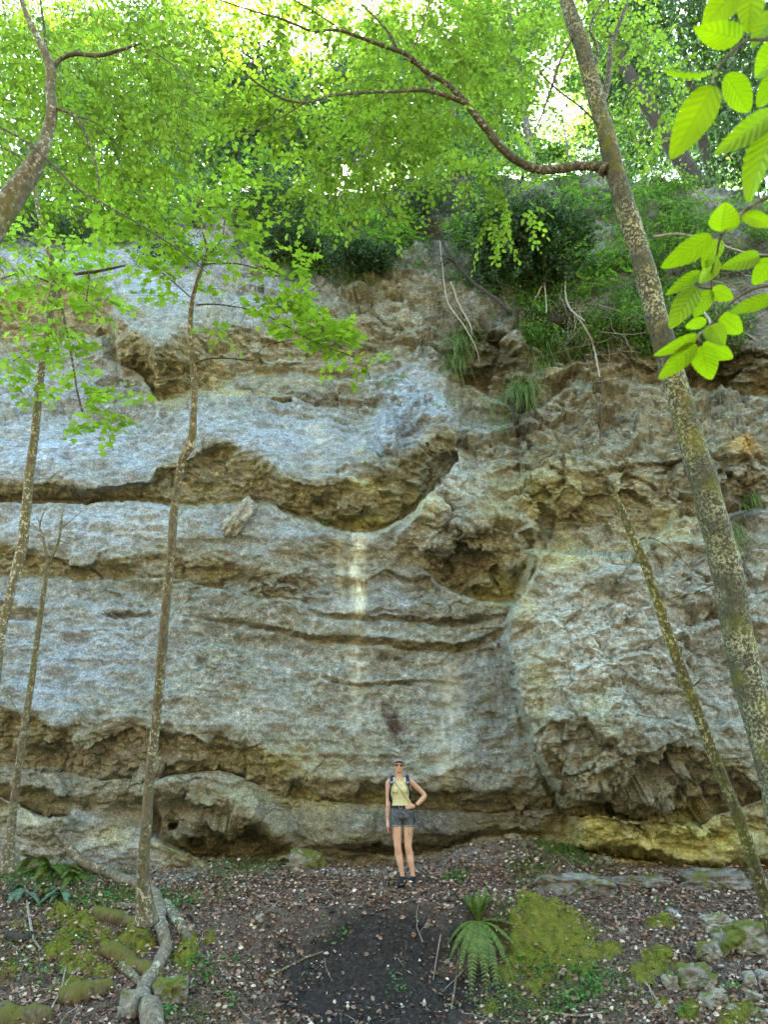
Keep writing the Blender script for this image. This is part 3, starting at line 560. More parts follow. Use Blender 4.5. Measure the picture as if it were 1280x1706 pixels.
def crown(lf, tw, leafm, root, base, twm=None):
    """leaves and the fine twigs that carry them: one part"""
    nf = sum(len(f) for fs in lf.F.values() for f in fs); off = lf.n; V = np.concatenate(lf.V + tw.V) - base
    faces = [np.concatenate(v) for v in lf.F.values()] + [np.concatenate(v) + off for v in tw.F.values()]
    tot = sum(len(f) for f in faces)
    return mesh_np('crown', V, faces, [leafm, twm or M['twig']], root, False, {'tint': np.concatenate(lf.A + tw.A)}, np.r_[np.zeros(nf), np.ones(tot - nf)])
def make_tree(name, label, cat, trunk, branches, regs, tpl, leafm, barkm, seed, group=None, sp={}, gr={}, seg=14, bump=.07, gapf=.8, extra=None, back=0, thin=1.0, bmat=None):
    rng = np.random.default_rng(seed); P, r = trunk_pts(trunk); r = r * (.94 if seed == 21 else 1); root = thing(name, tuple(P[0]), label, cat, group)
    inv = -P[0]
    def build(mb, nm, mat):
        mb.V = [v + inv for v in mb.V]; return mb.build(nm, mat, root)
    mb = MB(); n = max(seg, 8); P2 = P.copy(); P2 += .12 * r[:, None] * np.stack([fbm(P * 3, 2, seed), fbm(P * 3, 2, seed + 1), 0 * r], -1)
    fl = 1 + .5 * np.exp(-np.arange(len(r)) / 4.) if trunk[0][1] < 1600 else 1
    add_tube(mb, P2, r * fl * (1 + .08 * fbm(P * 4, 3, seed + 3)), n, bump=bump, seed=seed)
    if extra: extra(mb, P2, r)
    build(mb, 'trunk', barkm)
    nodes = [P[len(P) // 2:]]; rd = [r[len(P) // 2:]]
    for b in branches:
        Q, q = trunk_pts(b); q = q * .85; Q = Q + .25 * q[:, None] * np.stack([fbm(Q * 9, 2, seed + 5), fbm(Q * 9, 2, seed + 6), fbm(Q * 9, 2, seed + 7)], -1)
        bm_ = MB(); add_tube(bm_, Q, q, 8 if q.max() > .02 else 6, bump=.08, seed=seed + 2); build(bm_, 'branch', bmat or barkm); nodes.append(Q); rd.append(q)
    if regs:
        T = targets(regs, rng, gapf, back); T = T[rng.random(len(T)) < thin * np.clip(1 + 1.6 * fbm(T * 1.1, 2, seed), .15, 1.3)]; tw = MB(); D = grow(np.concatenate(nodes)[::2], np.concatenate(rd)[::2], T, tw, rng, **gr)
        lf = MB(); sprays(lf, tw, tpl, T, D, rng, **sp); crown(lf, tw, leafm, root, P[0])
    return root

# the large leaning tree on the right
T1 = [(1352,1575,7.9,68.8),(1328,1490,7.9,60.2),(1292,1300,7.9,55.0),(1247,1130,7.85,53.3),(1215,970,7.75,51.6),(1186,850,7.6,49.9),(1150,720,7.45,44.7),(1112,590,7.25,41.3),(1076,450,7.05,37.8),(1042,340,6.9,36.1),(1014,240,6.75,31.8),(998,180,6.7,29.2),(974,90,6.55,28.4),(950,20,6.45,24.9),(930,-60,6.3,22.4),(880,-260,6.0,13.8)]
B1 = [[(1012,282,6.8,30),(992,276,6.8,20),(955,277,6.75,19),(905,283,6.7,18),(870,272,6.6,17),(840,250,6.5,17),(810,213,6.4,16),(780,175,6.3,14),(765,158,6.25,12),(745,140,6.2,10),(710,118,6.1,9),(680,92,6.0,9),(650,80,5.95,9),(600,62,5.85,7),(565,50,5.8,6),(520,51,5.7,5.5),(470,32,5.6,4.5),(420,18,5.5,3.6),(360,-2,5.4,2.5)],
 [(777,172,6.28,11),(740,158,6.2,9),(700,150,6.15,7.5),(640,153,6.05,6),(560,158,5.9,5),(510,170,5.8,5),(470,164,5.7,4.5),(430,140,5.6,4),(400,115,5.5,3),(370,90,5.4,2)],
 [(722,148,6.2,6),(716,132,6.15,7),(700,112,6.1,6),(672,97,6.0,3)],[(690,80,6.0,4),(705,40,5.9,4),(718,-10,5.8,3)],[(660,78,5.95,6),(640,45,5.9,5),(600,5,5.8,3)],[(565,48,5.8,3.5),(540,30,5.7,3),(490,0,5.6,3)],
 [(1006,170,6.7,12),(1014,130,6.75,12),(1020,75,6.8,9),(1040,20,6.85,8),(1058,-40,6.9,6)],[(990,120,6.6,5),(996,80,6.6,6),(984,45,6.6,6),(1008,0,6.6,4)],
 [(955,62,6.5,4),(935,100,6.5,5),(918,150,6.5,5),(904,190,6.5,4),(880,242,6.5,3)],[(640,153,6.05,3),(628,200,6.0,3),(612,245,5.95,2.5),(590,280,5.9,2)],[(510,170,5.8,3),(470,195,5.8,2.5),(430,215,5.7,2),(385,235,5.7,1.6)],
 [(1005,215,6.7,5),(970,180,6.6,4),(930,150,6.5,4),(900,120,6.4,3)],[(1000,276,6.8,5),(998,300,6.8,4)]]
R1 = [(700,110,160,110,5.2,7.0,330),(600,230,120,90,5.6,7.2,230),(560,300,80,50,6.2,7.2,60),(640,320,60,40,6.2,7.2,50),(500,60,130,80,5.0,6.2,170),(420,170,70,50,5.2,6.2,50),(440,180,30,20,5.4,5.8,25),(830,60,120,80,5.6,7.2,170),(870,170,70,60,6.3,7.3,70),(750,250,90,70,6.2,7.4,90),(1010,50,90,70,6.0,7.5,110),(860,330,40,40,6.6,7.0,28),(830,370,25,25,6.7,6.9,10),(1080,150,50,100,6.5,8.0,60),(640,20,200,40,5.0,6.5,120)]
make_tree('beech_tree', 'tall leaning tree with pale lichen blotched trunk and long bare limb reaching left', 'tree', T1, B1, R1, L_BEECH, M['beech_leaf'], M['bark_lichen'], 21, sp=dict(nl=(8, 14), L=(.3, .55), size=(.06, .10), tint=(0, 1)), seg=22, bump=.09, back=.7, thin=.72, bmat=M['bark_limb'])
# curved trunk top left
T2 = [(-190,690,5.0,60.7),(-70,480,5.0,49.7),(-15,385,4.95,43.2),(22,328,4.9,37.7),(52,282,4.85,33.1),(70,248,4.8,22.8),(80,215,4.8,19.0),(86,185,4.75,18.2),(83,150,4.75,16.0),(84,115,4.7,16.7),(66,70,4.65,10.6),(42,20,4.6,8.4),(20,-50,4.5,6.8),(-20,-160,4.4,4.6)]
B2 = [[(84,118,4.7,12),(100,100,4.7,9),(125,90,4.65,9),(165,92,4.6,8),(205,82,4.5,6),(235,72,4.4,3)],[(90,180,4.75,8),(110,186,4.7,6),(126,194,4.65,6),(142,222,4.6,5),(158,268,4.6,4.5),(165,315,4.6,3.5)],[(82,150,4.75,6),(77,90,4.75,6),(72,40,4.7,5),(64,-20,4.6,4)],
 [(-60,195,4.7,6),(0,213,4.7,5),(45,238,4.7,5),(85,272,4.7,5),(130,315,4.7,4.5),(200,355,4.7,4),(250,385,4.7,3.5),(310,425,4.7,3),(345,455,4.7,2)],[(52,285,4.85,6),(30,260,4.8,4),(0,245,4.8,3)],[(235,75,4.4,3),(290,110,4.4,2.5),(330,160,4.4,2)],[(126,194,4.65,4),(150,200,4.6,3),(152,204,4.6,2)]]
R2 = [(120,70,170,90,3.9,5.6,330),(250,90,110,110,3.9,5.4,170),(100,220,150,80,4.2,5.8,180),(250,210,100,70,4.4,6.0,110),(30,120,60,120,4.0,5.0,70),(330,40,60,60,4.4,5.8,60),(40,320,60,40,4.6,5.6,30),(180,300,120,50,5,6.2,80),(20,420,40,30,5,5.6,14),(330,170,50,50,4.6,5.6,30)]
make_tree('beech_tree', 'curving dark trunk entering from the upper left edge under dense green leaves', 'tree', T2, B2, R2, L_BEECH, M['beech_leaf'], M['bark_grey'], 33, sp=dict(nl=(8, 14), L=(.22, .45), size=(.045, .08), tint=(0, 1)), seg=18, bump=.09, back=.75, thin=.66, bmat=M['bark_limb'])
# slim maple, left
T3 = [(-30,1430,9.6,18.2),(-22,1300,9.5,14.0),(-6,1140,9.4,11.9),(4,1050,9.35,12.6),(18,985,9.3,14.0),(34,920,9.3,18.2),(42,855,9.2,16.8),(50,780,9.1,14.7),(60,700,9.0,13.3),(65,640,9.0,13.3),(78,560,8.9,13.3),(85,500,8.85,12.6),(90,455,8.8,11.9),(76,405,8.7,8.4),(63,350,8.6,6.3),(54,300,8.5,4.9),(45,240,8.4,3.5)]
B3 = [[(90,462,8.8,9),(120,457,8.7,7),(160,452,8.6,6),(210,442,8.5,4)],[(93,455,8.8,6),(102,430,8.7,5),(112,405,8.7,4)],[(94,468,8.8,6),(106,530,8.5,5),(118,590,8.4,4.5),(128,650,8.3,4),(137,686,8.3,3)],[(148,453,8.6,4),(145,490,8.6,4),(143,520,8.6,3)],[(80,470,8.8,4),(40,455,8.7,3),(0,465,8.6,2)],[(75,560,8.9,3),(40,590,8.8,2.5),(5,610,8.7,2)]]
R3 = [(60,480,50,20,8.2,8.9,12),(120,490,45,35,8.0,8.7,20),(165,505,25,20,8.0,8.5,9),(60,550,55,20,8.2,8.8,16),(110,590,40,30,8.0,8.6,16),(40,640,45,22,8.2,8.7,14),(90,680,40,25,8.0,8.6,16),(150,640,35,25,8,8.5,10),(160,700,30,15,8,8.4,18),(170,670,30,20,8,8.5,18),(30,590,30,15,8.3,8.7,6),(50,400,60,30,8.3,8.9,20),(160,420,60,30,8.2,8.8,22),(110,430,50,25,8.2,8.8,12)]
SPM = dict(nl=(5, 9), L=(.18, .36), size=(.075, .12), flat=.3, long_stalk=.05, tint=(.35, 1))
make_tree('maple_tree', 'slim maple on the left with leafy sprays hanging before the blue grey slab', 'tree', T3, B3, R3, L_MAPLE, M['maple_leaf'], M['bark_brown'], 41, sp=SPM, seg=12, thin=1.35, bmat=M['bark_limb'])
# slim maple, centre left
T5 = [(243,1536,10.6,29.4),(238,1460,10.4,20.2),(243,1380,10.2,17.5),(250,1290,10.0,16.6),(262,1180,9.6,15.6),(270,1080,9.2,15.6),(279,980,8.9,14.7),(286,900,8.6,13.8),(290,850,8.5,13.8),(299,790,8.3,12.0),(304,765,8.2,12.9),(318,738,8.1,13.8),(322,690,8.0,11.0),(324,640,7.9,11.0),(320,600,7.8,10.1),(317,560,7.7,9.2),(318,520,7.6,8.3),(325,480,7.5,6.4),(338,440,7.4,5.1),(344,415,7.3,4.1),(335,370,7.2,3.7),(335,320,7.1,2.8)]
B5 = [[(326,606,7.8,5),(345,598,7.8,4),(385,597,7.7,3.5),(420,600,7.6,3.5),(430,588,7.6,3),(445,575,7.6,3),(490,566,7.6,2)],[(340,430,7.4,3),(368,400,7.3,3),(374,365,7.3,2.5)],[(327,508,7.55,4),(370,508,7.5,3.5),(430,520,7.4,3),(480,545,7.4,3),(530,572,7.4,2.5),(600,600,7.4,2),(615,625,7.4,1.5)],[(322,500,7.6,3),(300,480,7.6,2.5),(270,455,7.5,2)],[(338,440,7.4,3),(400,440,7.3,3),(460,460,7.3,2)]]
R5 = [(330,400,110,70,6.6,7.6,85),(290,470,50,40,7.0,7.6,26),(420,440,80,60,6.8,7.6,60),(400,510,70,35,7.0,7.6,38),(480,500,50,25,7.1,7.6,34),(520,545,40,18,7.2,7.6,30),(560,575,35,14,7.3,7.5,30),(600,605,25,10,7.3,7.5,24),(440,540,40,15,7.2,7.6,9),(380,340,80,50,6.6,7.6,55),(270,350,110,50,6.4,7.6,80),(200,330,80,50,6.4,7.6,50),(345,545,25,15,7.3,7.6,5)]
make_tree('maple_tree', 'slim crooked maple rooted beside the fallen trunk with a fan of bright leaves', 'tree', T5, B5, R5, L_MAPLE, M['maple_leaf'], M['bark_brown'], 51, sp=dict(SPM, size=(.065, .11)), seg=12, thin=.68, bmat=M['bark_limb'])
# dead sapling and broken stem
T4 = [(10,1452,11.6,26),(16,1400,11.5,15),(24,1330,11.4,13),(36,1240,11.1,12),(50,1150,10.9,11),(62,1060,10.7,9.5),(74,975,10.5,8),(80,935,10.4,7)]
B4 = [[(80,938,10.4,6),(72,900,10.3,5),(66,872,10.3,4),(78,842,10.2,2)],[(80,938,10.4,6),(96,905,10.4,5),(102,862,10.3,4),(103,848,10.3,2)],[(102,880,10.35,3),(120,865,10.3,2),(135,852,10.3,1.5)],[(67,875,10.3,3),(60,860,10.3,2)],[(98,900,10.4,2.5),(115,905,10.4,2),(130,895,10.4,1.5)],[(70,890,10.3,2),(50,870,10.2,1.4)],[(40,1200,11.0,3),(20,1170,11,2),(10,1150,11,1.4)]]
make_tree('dead_sapling', 'thin leafless sapling at the far left with forked bare top', 'dead tree', T4, B4, [], L_BEECH, None, M['bark_brown'], 61, seg=9)
T6 = [(1296,1550,8.9,27.5),(1262,1455,8.7,21.5),(1240,1385,8.6,19.8),(1206,1300,8.5,18.9),(1168,1200,8.35,18.1),(1130,1100,8.2,17.2),(1100,1012,8.1,15.5),(1076,940,8.0,14.6),(1056,895,7.95,13.8),(1036,850,7.9,12.9),(1022,822,7.85,12.0)]
B6 = [[(1100,1004,8.1,4),(1120,996,8.05,3),(1160,986,8.0,2.5),(1210,966,7.9,1.6)],[(1062,900,7.95,5),(1085,896,7.9,3),(1120,915,7.9,2),(1150,945,7.9,1.6)],[(1085,965,8.0,4),(1108,1010,7.95,3),(1112,1035,7.9,2)],[(1150,1150,8.3,4),(1170,1130,8.2,2)]]
make_tree('broken_trunk', 'slender mossy trunk snapped off at the top leaning left in front of the cliff', 'dead tree', T6, B6, [], L_BEECH, None, M['bark_mossy'], 62, seg=12)

# ---------------- forest on the hill behind the rim ----------------
def far_tree(i, x, ybase, Y, wpx, lean, kind, label, regs, n, size, cat='tree'):
    rng = np.random.default_rng(300 + i); base = at(x, ybase, Y); z0 = hill_z(base[0], base[1]); base = np.array([base[0], Y, z0 - .2])
    Hh = max(9.0, Y * .75) + rng.uniform(-1, 3); zc = Y * CP + 14 * SP; r = wpx / 2 * zc / FPX
    u = np.linspace(0, 1, 14); P = base + np.stack([lean * Hh * u + .15 * np.sin(u * 5 + i), .1 * np.cos(u * 4 + i), Hh * u], -1)
    root = thing('forest_tree', tuple(base), label, cat, 'trees on the hilltop behind the cliff rim')
    tr = MB(); add_tube(tr, P - base, r * (1 - .8 * u), 9, bump=.08, seed=i); tr.build('trunk', M['bark_far'] if kind != 1 else M['bark_dark'], root)
    q = []
    for cx, cy, rx, ry, Y0, Y1, m in regs:
        a = rng.random(m) * 2 * np.pi; rr = np.sqrt(rng.random(m)); q.append(at(cx + rx * rr * np.cos(a), cy + ry * rr * np.sin(a), rng.uniform(Y0, Y1, m)))
    T = np.concatenate(q); T = T[~in_gap(T, rng, .8)]
    tw = MB(); D = grow(P[4:], (r * (1 - .8 * u))[4:], T, tw, rng, .08, .012, .004); lf = MB()
    k = n // max(len(T), 1)
    if kind == 1:   # conifer: drooping needled boughs
        idx = np.repeat(np.arange(len(T)), k); pos = T[idx] + rng.normal(size=(len(idx), 3)) * np.array([.55, .55, .16]); d = rng.normal(size=(len(idx), 3)) + np.array([0, 0, -.6])
        put_leaves(lf, L_QUAD, pos, d, rng.normal(size=(len(idx), 3)) + np.array([0, 0, 1.5]), rng.uniform(size * .8, size * 1.5, len(idx)), np.clip(rng.normal(.4, .25, len(idx)), 0, 1))
    else:
        idx = np.repeat(np.arange(len(T)), k); sc_ = rng.uniform(.4, .9, len(T))[idx]; pos = T[idx] + rng.normal(size=(len(idx), 3)) * np.array([1, 1, .45]) * sc_[:, None]
        put_leaves(lf, L_QUAD, pos, rng.normal(size=(len(idx), 3)) + np.array([0, 0, -.3]), rng.normal(size=(len(idx), 3)) * .6 + np.array([0, 0, 1.]), rng.uniform(size * .7, size * 1.3, len(idx)), np.clip((rng.random(len(T)) * .7)[idx] + rng.normal(size=len(idx)) * .15 + .15, 0, 1))
    crown(lf, tw, M['far_leaf'] if kind != 1 else M['yew_leaf'], root, base, M['bark_dark'])
FT = [(60,280,20,14,.02,0,'broadleaf tree filling the top left corner beyond the cliff',[(60,120,120,130,18,24,60),(60,300,90,50,17,20,26)],9000,.20),
 (210,300,19,12,.0,0,'broadleaf tree behind the curved trunk at upper left',[(220,140,110,140,17,22,60),(230,310,90,50,16.5,19,30)],9000,.18),
 (330,300,24,12,-.02,0,'broadleaf tree standing left of the bright sun gap',[(330,120,70,130,22,27,50),(340,270,70,60,19,23,26)],7000,.22),
 (425,320,19,11,.01,1,'dark conifer trunk rising above the grey brushy rim left of centre',[(430,240,45,70,18,20,40),(425,120,40,60,18,20,16)],5000,.16),
 (500,310,21,10,.0,1,'conifer with bluish boughs just right of the brushy rim',[(500,240,45,70,20,22,40),(560,210,50,60,20,23,24)],5000,.16),
 (662,290,24,8,.0,0,'thin trunk seen below the long bare limb at centre',[(660,180,90,120,22,28,60),(620,80,90,80,22,28,28)],8000,.22),
 (760,290,20,9,.0,0,'thin trunk left of the dark roots on the rim',[(770,160,80,120,19,25,50),(760,260,60,30,18,20,16)],7000,.19),
 (882,262,18,17,-.01,0,'stout trunk standing in the bright gap above the limb',[(850,60,80,70,17,21,34),(905,20,80,40,17,21,20)],5000,.18),
 (1018,290,23,15,.02,1,'pale trunk hidden behind the leaning tree',[(1040,100,60,100,22,26,40),(1060,230,40,60,19,22,18)],6000,.18),
 (1192,345,15.8,38,-.28,1,'thick dark trunk leaning left at upper right',[(1180,60,70,60,15,18,24),(1110,20,80,40,15,18,20)],4000,.15),
 (1215,335,17.5,26,-.05,1,'second dark trunk just right of the thickest one',[(1240,100,60,120,17,20,50),(1250,250,50,50,16,18,24)],6000,.16),
 (1085,300,27,8,.0,0,'yellow green tree glowing in the gap at upper right',[(1090,180,90,140,25,32,60),(1160,200,80,90,24,30,36)],8000,.24),
 (950,292,30,7,.0,0,'distant tree half dissolved in bright sky at centre right',[(960,120,100,120,28,36,26)],3500,.26),
 (560,300,32,7,.0,0,'distant tree under the sun glint',[(540,160,120,110,30,38,34)],5500,.28)]
FT += [(140,300,26,9,.0,1,'dark conifer deep in the forest at upper left',[(140,150,60,130,25,28,40)],5000,.2),
 (285,310,28,8,.0,0,'slender trunk between the upper left crowns',[(280,200,80,110,27,31,44)],6000,.25),(390,310,27,7,.01,1,'slim dark conifer left of the sun gap',[(385,200,40,110,26,29,34)],4500,.2),
 (470,312,26,8,-.01,1,'slim conifer below the sun gap',[(465,230,35,80,25,28,30)],4500,.2),(600,300,27,8,.0,1,'dark conifer behind the hanging beech leaves at centre',[(600,200,50,100,26,28,36)],5000,.2),
 (710,295,29,8,.0,1,'dark conifer right of centre behind the bare limb',[(715,170,50,120,27,30,40)],5500,.22),(820,285,27,9,.0,1,'dark conifer left of the stout trunk',[(820,170,45,110,25,28,36)],5000,.2),
 (905,280,36,7,.0,0,'pale green crown low in the bright gap',[(920,240,80,50,34,38,22)],3500,.3),(1010,290,34,7,.0,0,'pale green crown directly behind the leaning tree',[(1010,200,70,90,32,36,34)],4500,.28),
 (1130,320,30,8,.02,1,'dark conifer between the gaps at upper right',[(1130,200,30,110,28,31,26)],3500,.2),(1260,320,30,8,.0,0,'yellow green crown at the right edge',[(1250,170,70,130,28,33,50)],6000,.25)]
for i, a in enumerate(FT): far_tree(i, *a[:5], a[5], a[6], a[7], a[8], a[9])
# ---------------- shrubs, grass and roots on the cliff ----------------
def zc_of(P): return P[..., 1] * CP + P[..., 2] * SP
def blades(mb, B, D, L, wd, droop, rng, seg=4, tint=(.1, .9)):
    n = len(B); u = np.linspace(0, 1, seg + 1); D = norm(D); L = np.broadcast_to(L, (n,)); wd = np.broadcast_to(wd, (n,)); droop = np.broadcast_to(droop, (n,))
    C = B[:, None] + D[:, None] * (u[None, :, None] * L[:, None, None]); C[..., 2] -= (u[None] ** 2) * (droop * L)[:, None]
    s = norm(np.cross(D, rng.normal(size=(n, 3)))); wv = (1 - u ** 2 * .92)[None, :, None] * wd[:, None, None] * .5
    V = np.stack([C - s[:, None] * wv, C + s[:, None] * wv], 2)           # n, seg+1, 2, 3
    k = (seg + 1) * 2; i = np.arange(seg) * 2; F = np.stack([i, i + 1, i + 3, i + 2], -1)[None] + (np.arange(n) * k)[:, None, None]
    mb.add(V.reshape(-1, 3), F.reshape(-1, 4), np.repeat(rng.uniform(*tint, n), k))
def finish(mb, tw, root, base, leafm, twm=None, nm='foliage'):
    if tw is not None and tw.n: tw.V = [v - base for v in tw.V]; tw.build('stem', twm or M['twig'], root)
    mb.V = [v - base for v in mb.V]; return mb.build(nm, leafm, root, False)
def shrub(x, y, rx, ry, n, label, kind='leaf', size=(.03, .06), off=.25, thick=.35, seed=0, spr=10, name='shrub', group='shrubs growing on the cliff rim'):
    rng = np.random.default_rng(900 + seed); c = cliff_at(x, y + ry * .6); z = zc_of(c); hx = rx * z / FPX; hy = ry * z / FPX
    base = c + np.array([0, .05, 0]); root = thing(name, tuple(base), label, 'shrub', group); n = int(n * 1.8); lf = MB(); tw = MB(); m = max(n // spr, 3)
    q = norm(rng.normal(size=(m, 3))) * (rng.random((m, 1)) ** .4) * (1 + .25 * rng.normal(size=(m, 1))); up = at(x, y, c[1] - off - .25)
    T = up + q * np.array([hx, thick, hy]); o = np.array([base + (T.mean(0) - base) * t for t in np.linspace(0, .6, 6)])
    add_tube(tw, o, np.linspace(.02, .01, 6), 6)
    D = grow(o, np.linspace(.02, .01, 6), T, tw, rng, .12, .006, .0012)
    if kind == 'leaf': sprays(lf, tw, L_BEECH, T, D, rng, nl=(spr - 3, spr + 3), L=(.10, .24), size=size, flat=.6, tint=(.1, 1))
    else:
        idx = np.repeat(np.arange(m), spr * 3); d = D[idx] + rng.normal(size=(len(idx), 3)) * .6; d[:, 2] += .15
        pos = T[idx] + D[idx] * rng.uniform(-.12, .14, (len(idx), 1)) + rng.normal(size=(len(idx), 3)) * .05
        put_leaves(lf, L_QUAD, pos, d, rng.normal(size=(len(idx), 3)) + np.array([0, 0, 1]), rng.uniform(*size, len(idx)), np.clip(rng.normal(.45, .3, len(idx)), 0, 1))
    finish(lf, tw, root, base, M['yew_leaf'] if kind == 'yew' else M['shrub_leaf'])
SH = [(880,395,100,72,3600,'large dark green conifer bush below the long limb','yew',(.05,.11),.8,.7),
 (800,375,45,40,420,'pale green leafy bush left of the large dark conifer bush','leaf',(.05,.08),.6,.4),
 (950,335,70,36,700,'bright green shrub tucked under the limb beside the leaning trunk','leaf',(.05,.08),.4,.5),
 (955,420,60,42,520,'light green leafy shrub overlapping the right side of the dark conifer bush','leaf',(.04,.07),.75,.4),
 (560,375,42,32,420,'bright leafy shrub at the centre of the rim, leftmost of two','leaf',(.05,.08),.5,.4),
 (650,385,62,34,620,'bright leafy shrub at the centre of the rim, rightmost of two','leaf',(.05,.08),.5,.4),
 (600,425,58,24,1200,'dark green tufted bush hanging under the two bright rim shrubs','yew',(.04,.08),.35,.35),
 (480,400,62,36,900,'dull dark bush left of the centre rim shrubs above the grey rock','yew',(.04,.08),.3,.35),
 (470,330,52,34,500,'grey green brushy shrub on the left rim below the conifers','yew',(.04,.07),.3,.4),
 (440,270,60,40,500,'feathery mid green shrub at the foot of the left conifers','leaf',(.05,.08),.2,.5),
 (700,330,60,30,420,'low green shrub right of centre under the hanging beech leaves','yew',(.04,.07),.3,.4),
 (1135,385,48,62,900,'shrub with tiny pale leaves just right of the leaning trunk','leaf',(.03,.05),.3,.4),
 (1225,350,60,42,700,'green shrub at the right rim in front of the thick dark trunks','leaf',(.04,.06),.3,.4),
 (1080,330,40,30,300,'small green shrub between the leaning trunk and the pale leaved shrub','leaf',(.04,.07),.3,.4),
 (1040,410,36,56,500,'narrow green bush left against the leaning trunk','leaf',(.04,.07),.4,.3),
 (1000,470,60,24,360,'sparse low shrub over the root tangle','leaf',(.04,.06),.4,.3),
 (655,632,26,14,70,'small pale leafy plant beside the bright grey rock knob','leaf',(.03,.05),.1,.12),
 (742,672,18,10,30,'tiny leafy sprig right of the bright grey rock knob','leaf',(.03,.05),.1,.1),
 (290,420,60,22,420,'dark shrub behind the left maple leaves on the rim','yew',(.04,.07),.2,.3),
 (80,380,90,28,620,'dark green bush at the far left rim','yew',(.04,.07),.2,.3)]
for i, a in enumerate(SH): shrub(*a[:5], a[5], a[6], a[7], a[8], a[9], seed=i)
def tuft(x, y, rx, ry, n, L, label, droop=1.0, seed=0, up=.3, name='grass_tuft', tint=(.3, 1)):
    n = int(n * .6); rng = np.random.default_rng(1200 + seed); px = x + rx * rng.normal(size=n) * .5; py = y + ry * rng.normal(size=n) * .5
    B = np.array([cliff_at(a, b) for a, b in zip(px, py)]); B[:, 1] -= .02; base = B.mean(0); root = thing(name, tuple(base), label, 'grass', 'grass tufts hanging on the cliff')
    lf = MB(); D = rng.normal(size=(n, 3)) * .45 + np.array([0, -.8, up]); blades(lf, B, D, rng.uniform(.5, 1, n) * L * 1.1, .015, rng.uniform(.5, 1.4, n) * droop, rng, 5, tint); lf.V = [v - base for v in lf.V]; lf.build('foliage', M['grass'], root, False)
TU = [(905,585,24,40,700,.32,'green grass tuft spilling from the soil ledge above the ochre wall'),(868,650,18,22,420,.45,'longest silvery grass tuft drooping beside the dark hollow'),
 (768,560,30,26,520,.34,'grass tuft over the grey knob at centre right'),(760,600,20,20,300,.32,'lower grass tuft beside the grey knob'),(830,690,22,40,260,.25,'thin green grass patch in the groove left of the ochre wall'),
 (590,470,40,10,420,.30,'dry grass fringe under the centre rim bushes'),(480,455,45,10,420,.30,'dry grass fringe under the dull dark bush'),(620,440,50,12,420,.28,'green grass below the rightmost bright rim shrub'),
 (950,560,40,14,420,.26,'grass patch under the root tangle'),(1080,480,30,30,300,.26,'grass behind the leaning trunk'),(1245,835,16,14,220,.22,'small grass tuft at the right edge beside the rock knob'),
 (1225,890,14,20,160,.2,'thin grass tuft low on the right edge'),(545,868,10,4,50,.12,'tiny grass tuft on the ledge left of the white water streak'),(800,470,40,20,360,.28,'grass beneath the pale green bush'),
 (1180,560,60,10,260,.2,'grass fringe on the overhang at far right'),(700,440,30,14,260,.26,'grass fringe right of the centre rim bushes'),(420,420,40,12,300,.26,'grass fringe at the left rim among maple leaves')]
for i, a in enumerate(TU): tuft(*a[:6], a[6], seed=i, droop=1.5)
# bare roots and dead branches
def roots(paths, label, name='dead_branch', cat='branch', mat='root', group='bare roots and dead branches on the cliff', off=.12):
    P0 = cliff_at(*paths[0][0][:2]); mb = MB(); P0 = P0.copy(); parts = []
    root = thing(name, tuple(P0), label, cat, group)
    for pth in paths:
        P = []
        for x, y, wpx in pth:
            c = cliff_at(x, y); c = at(x, y, c[1] - off - .25); P.append([*c, wpx / 2 * zc_of(c) / FPX])
        A = resample(P, len(P) * 5); Q = A[:, :3] + .02 * np.stack([fbm(A[:, :3] * 6, 2, 7), fbm(A[:, :3] * 6, 2, 8), fbm(A[:, :3] * 6, 2, 9)], -1)
        b = MB(); add_tube(b, Q - P0, np.maximum(A[:, 3], .002), 6, bump=.1); b.build('stem', M[mat], root)
roots([[(733,402,2.5),(738,450,2.6),(748,505,2.6),(775,545,2.2),(792,575,2),(800,610,1.4)]],'long pale root curving down from the rim at centre right')
roots([[(752,470,3),(765,505,3),(783,540,2.5),(788,560,2)]],'short pale root just right of the longest curving one',off=.2)
roots([[(735,400,4),(760,440,5),(795,475,7),(830,500,7),(850,520,5)],[(760,440,4),(745,430,3),(735,440,2)]],'dark dead branch sloping down under the pale green bush',mat='bark_dark',off=.35)
roots([[(905,430,2.6),(908,470,2.6),(912,520,2)],[(908,470,3),(890,500,2)]],'grey dead stem standing below the dark conifer bush',off=.3)
roots([[(943,440,3),(942,480,3),(947,510,3.2),(962,525,3),(975,535,2.6)],[(960,525,2),(980,555,2.5),(990,580,3),(996,610,3),(1000,630,2)]],'kinked pale dead branch hanging over the ochre wall',off=.3)
roots([[(1003,630,3),(1004,680,2.5),(1000,730,2)],[(1003,650,2),(985,690,1.5),(950,730,1.2)],[(1003,660,2),(1020,700,1.5),(1040,740,1.2)],[(1000,640,2),(960,690,1.5),(930,740,1.2),(925,770,1)]],'fine leafless twigs fanning over the ochre wall',mat='twig',off=.18)
roots([[(1130,480,5),(1165,510,5),(1185,540,5),(1195,575,4),(1200,600,3)],[(1165,510,3),(1210,500,3),(1260,520,2)],[(1185,540,3),(1230,550,2),(1270,570,2)]],'grey dead branch behind the foreground beech leaves at right',off=.3)
roots([[(1090,395,5),(1130,390,6),(1180,400,5),(1240,420,4),(1290,425,3)]],'thin fallen stem across the rim right of the leaning trunk',off=.4)
